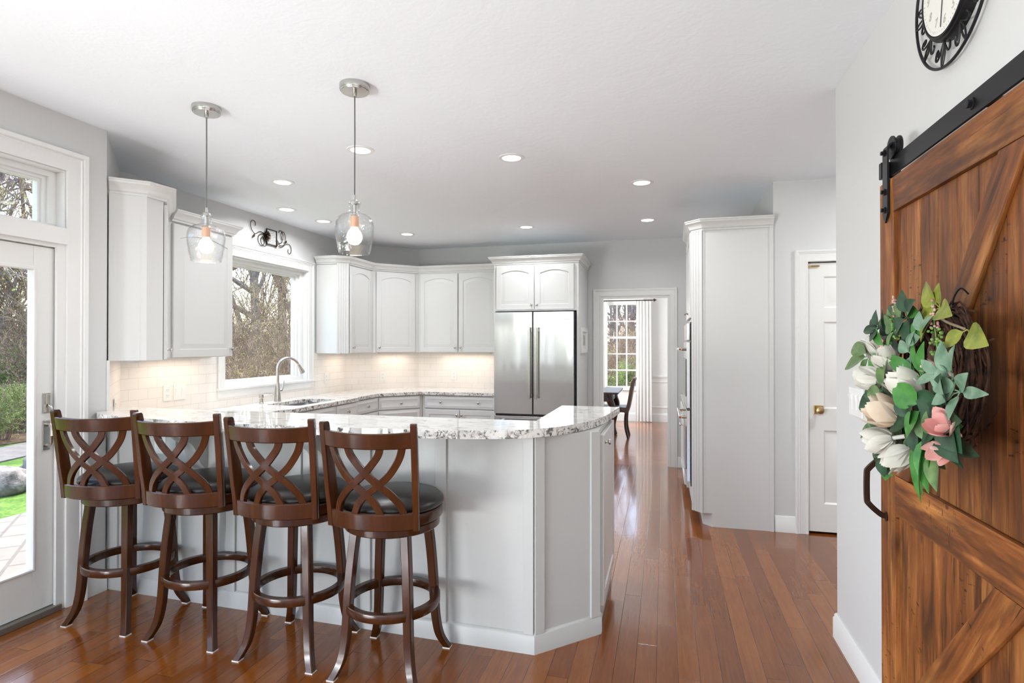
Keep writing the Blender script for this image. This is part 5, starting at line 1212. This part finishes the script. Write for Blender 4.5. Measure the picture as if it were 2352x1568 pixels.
for x in (-0.235, -1.14):
    mb = MB(); mb.tube([(x, 11.03, 2.27), (x, 11.15, 2.27)], 0.007, 8); part('rod_bracket', mb, M_bronze, t)
def curtain(nm, lab, x0, x1, folds, seed):
    rr = random.Random(seed); mb = MB(); N = folds*10; loops = []
    for z, k in ((2.25, 0.006), (2.20, 0.010), (1.7, 0.011), (1.0, 0.012), (0.4, 0.013), (0.012, 0.013)):
        row = []
        for i in range(N + 1):
            f = i/N; x = x0 + (x1 - x0)*f + 0.02*(2.25 - z)/2.3*(0.5 - f)*-1.2; row.append((x, 11.03 + k*math.sin(2*PI*folds*f + 0.4*math.sin(5*f)) , z))
        loops.append(row)
    A_ = [[mb.pt(p) for p in r] for r in loops]; B_ = [[mb.pt((p[0], p[1] + 0.003, p[2])) for p in r] for r in loops]
    for L in (A_, B_):
        for a, b in zip(L, L[1:]):
            for i in range(N): mb.face((a[i], a[i+1], b[i+1], b[i]))
    t = thing(nm, lab, 'curtain', ((x0+x1)/2, 11.03, 0)); part('panel', mb, M_curtain, t, ang=80)
    for i in range(folds + 1):
        x = x0 + (x1 - x0)*i/folds; mb = MB(); mb.tube([(x, 11.03 + 0.017*math.cos(a), 2.265 + 0.019*math.sin(a)) for a in [2*PI*k/14 for k in range(14)]], 0.0025, 6, ring=True); part('ring', mb, M_bronze, t)
curtain('curtain', 'white curtain panel right of the dining room window', -0.50, -0.225, 5, 1)
curtain('curtain', 'white curtain panel left of the dining room window', -1.17, -1.06, 3, 2)

# ================================================================ OUTDOORS
G = -0.16
def flat(nm, poly, z, mat, dz=0.1):
    mb = MB(); mb.prism(poly, z - dz, z); return struct(nm, mb, mat)
flat('lawn', [(-45, -25), (12, -25), (12, 50), (-45, 50)], G - 0.03, m_ground('grass', ('26401A','48692A','738C44'), 2.0), 0.3)
flat('patio', [(-5.9, -5), (-3.31, -5), (-3.31, 5.5), (-4.6, 5.5), (-5.9, 4.15)], G, m_pavers(), 0.12)
flat('garden_path', [(-8.6, 4.9), (-9.4, 8.0), (-10.4, 8.0), (-9.6, 4.9)], G - 0.01, m_ground('gravel_grey', ('5E5C59','706E6B','82807C'), 5), 0.1)
flat('woodland_ground', [(-44, -10), (-10.8, 0), (-10.3, 7.9), (-5.5, 7.2), (-5.5, 13), (-3, 14.5), (11, 14.5), (11, 49), (-44, 49)], G - 0.015, m_ground('leaf_litter', ('3E3126','6A5846','94826C'), 3.0, 1.0), 0.1)
M_bark = NT('bark'); M_bark.set(Base_Color=M_bark.ramp(M_bark.noise(M_bark.map(M_bark.obj(), (1,1,0.3)), 30, 5), [(0.35, '5E5249'), (0.65, 'A2958A')]), Roughness=0.9); M_bark = M_bark.mat
M_twig = NT('twig_bark'); M_twig.set(Base_Color=M_twig.ramp(M_twig.noise(M_twig.obj(), 3, 3), [(0.35, '6A5747'), (0.65, 'AE967E')]), Roughness=0.85); M_twig = M_twig.mat
LF_Y = m_leaf('spring_leaf', 'A3AE4A', 'D2D57C', 0.6, 0.4, 2.0); LF_G = m_leaf('shrub_leaf', '4C6B2A', '8FA457', 0.6, 0.3, 2.0); LF_R = m_leaf('red_bud_leaf', '7A4238', 'B07A62', 0.6, 0.35, 2.0); LF_B = m_leaf('dry_leaf', '6B4A32', 'A88562', 0.7, 0.25, 2.0)
def grow(seed, stems, h, lv, r0, spread, kids_n, leaf_n, leaf_s, up=0.35, lean=0.2, leaf_from=2, shrink=0.62, bend=0.22):
    rr = random.Random(seed); wood = MB(); leaf = MB()
    def rv(): return Vector((rr.gauss(0,1), rr.gauss(0,1), rr.gauss(0,1)))
    def br(p, d, L, r, k):
        n = 4 if k < 2 else 3; pts = [p]; q = p
        for i in range(n):
            d = (d + rv()*bend*0.5 + V(0,0,up*0.12)).normalized(); q = q + d*(L/n); pts.append(q)
        wood.tube(pts, [max(0.0022, r*(1 - 0.5*i/n)) for i in range(n + 1)], 6 if k == 0 else 4 if k == 1 else 3)
        if k >= leaf_from:
            for _ in range(leaf_n):
                f = rr.random(); i = min(n-1, int(f*n)); c = pts[i].lerp(pts[i+1], f*n - i) + rv()*leaf_s*0.9
                a = rv().normalized()*leaf_s*rr.uniform(0.6, 1.2); b = rv().normalized()*leaf_s*rr.uniform(0.3, 0.6); leaf.card(c, a, b)
        if k < lv:
            m = kids_n[k]
            for j in range(m):
                f = rr.uniform(0.25, 1.0) if j else 1.0; i = min(n-1, int(f*n)); c = pts[i].lerp(pts[i+1], f*n - i)
                nd = (d + rv()*spread + V(0,0,up*0.5)).normalized(); br(c, nd, L*shrink*rr.uniform(0.75, 1.2), r*(0.62 if k else 0.5), k + 1)
    for s_ in range(stems):
        a = rr.uniform(0, 2*PI); o = V(math.cos(a), math.sin(a), 0)*(0.0 if stems == 1 else rr.uniform(0.05, 0.5)*h*0.22)
        br(o - V(0,0,0.05), (V(0,0,1) + V(math.cos(a), math.sin(a), 0)*lean*rr.uniform(0.4, 1.3)).normalized(), h*0.45*rr.uniform(0.8, 1.15), r0, 0)
    return wood, leaf
def plant(nm, cat, g, mats, lab):
    t = thing(nm, lab, cat, (0,0,0)); part('branches', g[0], mats[0], t, ang=60)
    part('foliage', g[1], mats[1], t, flat=True); kids(t); return t
PROTO = {
 'thicket': lambda s: plant('shrub', 'shrub', grow(s, 11, 3.3, 3, 0.022, 0.55, (5, 5, 5), 2, 0.018, 0.25, 0.55, 2, 0.60, 0.35), (M_twig, LF_Y), ''),
 'dry': lambda s: plant('shrub', 'shrub', grow(s, 10, 3.6, 3, 0.022, 0.6, (5, 5, 5), 2, 0.020, 0.2, 0.5, 2, 0.58, 0.4), (M_twig, LF_B), ''),
 'leafing': lambda s: plant('tree', 'tree', grow(s, 1, 8.5, 4, 0.11, 0.62, (5, 5, 4, 4), 5, 0.036, 0.25, 0.12, 3, 0.60, 0.25), (M_bark, LF_Y), ''),
 'red': lambda s: plant('tree', 'tree', grow(s, 1, 10, 4, 0.12, 0.55, (5, 5, 4, 4), 4, 0.032, 0.35, 0.1, 3, 0.6, 0.25), (M_bark, LF_R), ''),
 'tall': lambda s: plant('tree', 'tree', grow(s, 1, 22, 3, 0.19, 0.6, (8, 5, 4), 1, 0.03, 0.5, 0.06, 3, 0.38, 0.08), (M_bark, LF_B), ''),
 'sapling': lambda s: plant('tree', 'tree', grow(s, 3, 6.0, 4, 0.035, 0.5, (6, 5, 4, 3), 1, 0.026, 0.35, 0.35, 3, 0.6, 0.28), (M_twig, LF_Y), ''),
 'green': lambda s: plant('shrub', 'shrub', grow(s, 12, 1.5, 3, 0.012, 0.6, (4, 4, 3), 10, 0.022, 0.2, 0.7, 1, 0.6, 0.3), (M_twig, LF_G), ''),
}
KL = {'thicket': 'twiggy shrub with small yellow-green leaves', 'dry': 'brown twiggy shrub with dry leaves', 'leafing': 'tree with fresh yellow-green leaves', 'red': 'tall tree with reddish spring buds', 'tall': 'tall bare tree trunk', 'sapling': 'slender many-stemmed tree with tiny new leaves', 'green': 'low leafy green shrub'}
PL = []
def put(kind, seed, x, y, sc_=1.0, rz=0.0, where=''):
    PL.append((kind, seed, x, y, sc_, rz, where))
# beyond the sink window
W_ = 'in the thicket outside the sink window'
for i, (x, y, k, s_) in enumerate(((-6.6, 8.0, 'thicket', 0.55), (-7.6, 8.9, 'dry', 0.6), (-6.5, 9.1, 'dry', 0.62), (-8.4, 10.2, 'thicket', 0.72), (-7.4, 10.4, 'thicket', 0.7), (-9.6, 11.0, 'dry', 0.75), (-8.6, 12.2, 'dry', 0.8), (-10.9, 12.6, 'thicket', 0.85), (-9.8, 13.8, 'dry', 0.9), (-12.2, 14.8, 'thicket', 0.95), (-11.0, 15.6, 'dry', 1.0), (-13.5, 17.0, 'dry', 1.05))):
    put(k, i % 2, x, y, s_, 1.3*i, W_)
put('tall', 0, -11.4, 14.4, 0.8, 1.0, W_); put('leafing', 1, -12.4, 15.4, 1.1, 2.0, W_); put('tall', 0, -13.8, 18.6, 1.0, 3.0, W_); put('red', 0, -11.6, 17.0, 0.9, 2.0, W_)
for i, (x, y, s_) in enumerate(((-7.2, 9.6, 0.5), (-9.0, 10.9, 0.6), (-9.9, 12.4, 0.7), (-10.6, 14.2, 0.9), (-12.4, 16.6, 1.3), (-13.6, 16.0, 1.3))): put('sapling', i % 2, x, y, s_, 1.1*i, W_)
# beyond the patio door
W_ = 'outside the patio door beyond the lawn'
for i, (x, y, k, s_) in enumerate(((-10.9, 7.3, 'green', 0.75), (-11.5, 8.2, 'green', 0.9), (-11.8, 7.6, 'dry', 0.5), (-12.4, 8.9, 'thicket', 0.75), (-12.9, 8.5, 'green', 1.3), (-13.6, 9.6, 'dry', 1.0), (-14.6, 10.3, 'thicket', 1.0), (-11.0, 6.6, 'green', 0.8))):
    put(k, i % 2, x, y, s_, 0.9*i, W_)
put('leafing', 1, -12.2, 9.3, 0.75, 0.9, W_); put('leafing', 0, -14.2, 9.4, 1.0, 2.4, W_); put('red', 0, -15.8, 11.2, 1.05, 0.0, W_); put('leafing', 1, -17.0, 12.4, 1.2, 4.0, W_); put('tall', 0, -16.0, 10.6, 0.9, 2.0, W_); put('red', 0, -18.6, 12.6, 1.2, 1.0, W_); put('tall', 0, -19.5, 14.0, 1.0, 5.0, W_)
for i, (x, y, s_) in enumerate(((-12.6, 8.7, 0.8), (-13.9, 9.9, 1.0), (-15.2, 10.4, 1.2))): put('sapling', i % 2, x, y, s_, 1.7*i, W_)
# beyond the dining window
for i, (x, y, k, s_) in enumerate(((-16.5, 9.6, 'dry', 1.1), (-18.0, 11.0, 'thicket', 1.2), (-19.5, 12.0, 'dry', 1.4))): put(k, i % 2, x, y, s_, 0.7*i, W_)
W_ = 'outside the dining room window'
for i, (x, y, k, s_) in enumerate(((-0.8, 15.2, 'green', 1.0), (-1.6, 16.0, 'green', 1.25), (-0.7, 17.5, 'dry', 0.7), (-1.9, 18.6, 'dry', 0.8), (-1.2, 20.5, 'thicket', 0.9), (-2.2, 23.0, 'dry', 1.1), (-1.0, 25.0, 'dry', 1.2))):
    put(k, i % 2, x, y, s_, 2.1*i, W_)
for i, (x, y, s_) in enumerate(((-1.9, 22.5, 0.42), (-1.15, 24.5, 0.5), (-1.75, 27.0, 0.6), (-1.6, 30.0, 0.7), (-2.5, 33.0, 0.8), (-1.4, 36.0, 0.9))): put('tall', 0, x, y, s_, 1.7*i, W_)
FIRST = {}; CNT = {}
ORD = ['nearest', 'second nearest', 'third nearest', 'fourth nearest', 'fifth nearest', 'sixth nearest', 'seventh nearest', 'eighth nearest', 'ninth nearest', 'tenth nearest']
for kind, seed, x, y, s_, rz, where in sorted(PL, key=lambda a: math.hypot(a[2], a[3])):
    n = CNT.get((kind, where), 0); CNT[(kind, where)] = n + 1
    lab = KL[kind] + ' ' + where + ', ' + ORD[n]
    if (kind, seed) not in FIRST: o = FIRST[(kind, seed)] = PROTO[kind](seed + 3)
    else: o = dup(FIRST[(kind, seed)])
    o.location = (x, y, G - 0.03); o.rotation_euler = (0, 0, rz); o.scale = (s_,)*3; o['label'] = lab; o['group'] = 'shrubs and trees ' + where
# boulders between patio and lawn
rr = random.Random(3)
M_stone = NT('boulder'); M_stone.set(Base_Color=M_stone.ramp(M_stone.noise(M_stone.obj(), 7, 8, 0.7), [(0.35, '4E4A47'), (0.6, '8C8782')]), Roughness=0.9); M_stone.bump(M_stone.noise(M_stone.obj(), 18, 5), 0.6, 0.03); M_stone = M_stone.mat
for i, (x, y, sx, sy, sz, lb) in enumerate(((-7.08, 4.72, 0.34, 0.24, 0.17, 'grey boulder on the grass outside the patio door, the left one with a pale ledge'), (-6.98, 5.25, 0.42, 0.26, 0.24, 'large grey boulder on the grass outside the patio door, beside the door edge'), (-7.5, 4.3, 0.4, 0.3, 0.2, 'grey boulder on the grass outside the patio door, farthest along the row'))):
    mb = MB(); mb.ball((0, 0, 0), 1.0, 20, 12)
    for k, p in enumerate(mb.v):
        p *= 1 + 0.28*noise.noise(p*1.3 + V(i*5.1, 0, 0)) + 0.10*noise.noise(p*3.7 + V(0, i*3.3, 0)); p.x *= sx; p.y *= sy; p.z *= sz; p += V(x, y, G + sz*0.55)
    single('boulder', mb, M_stone, lb, 'rock', 'boulders on the lawn', ang=50)
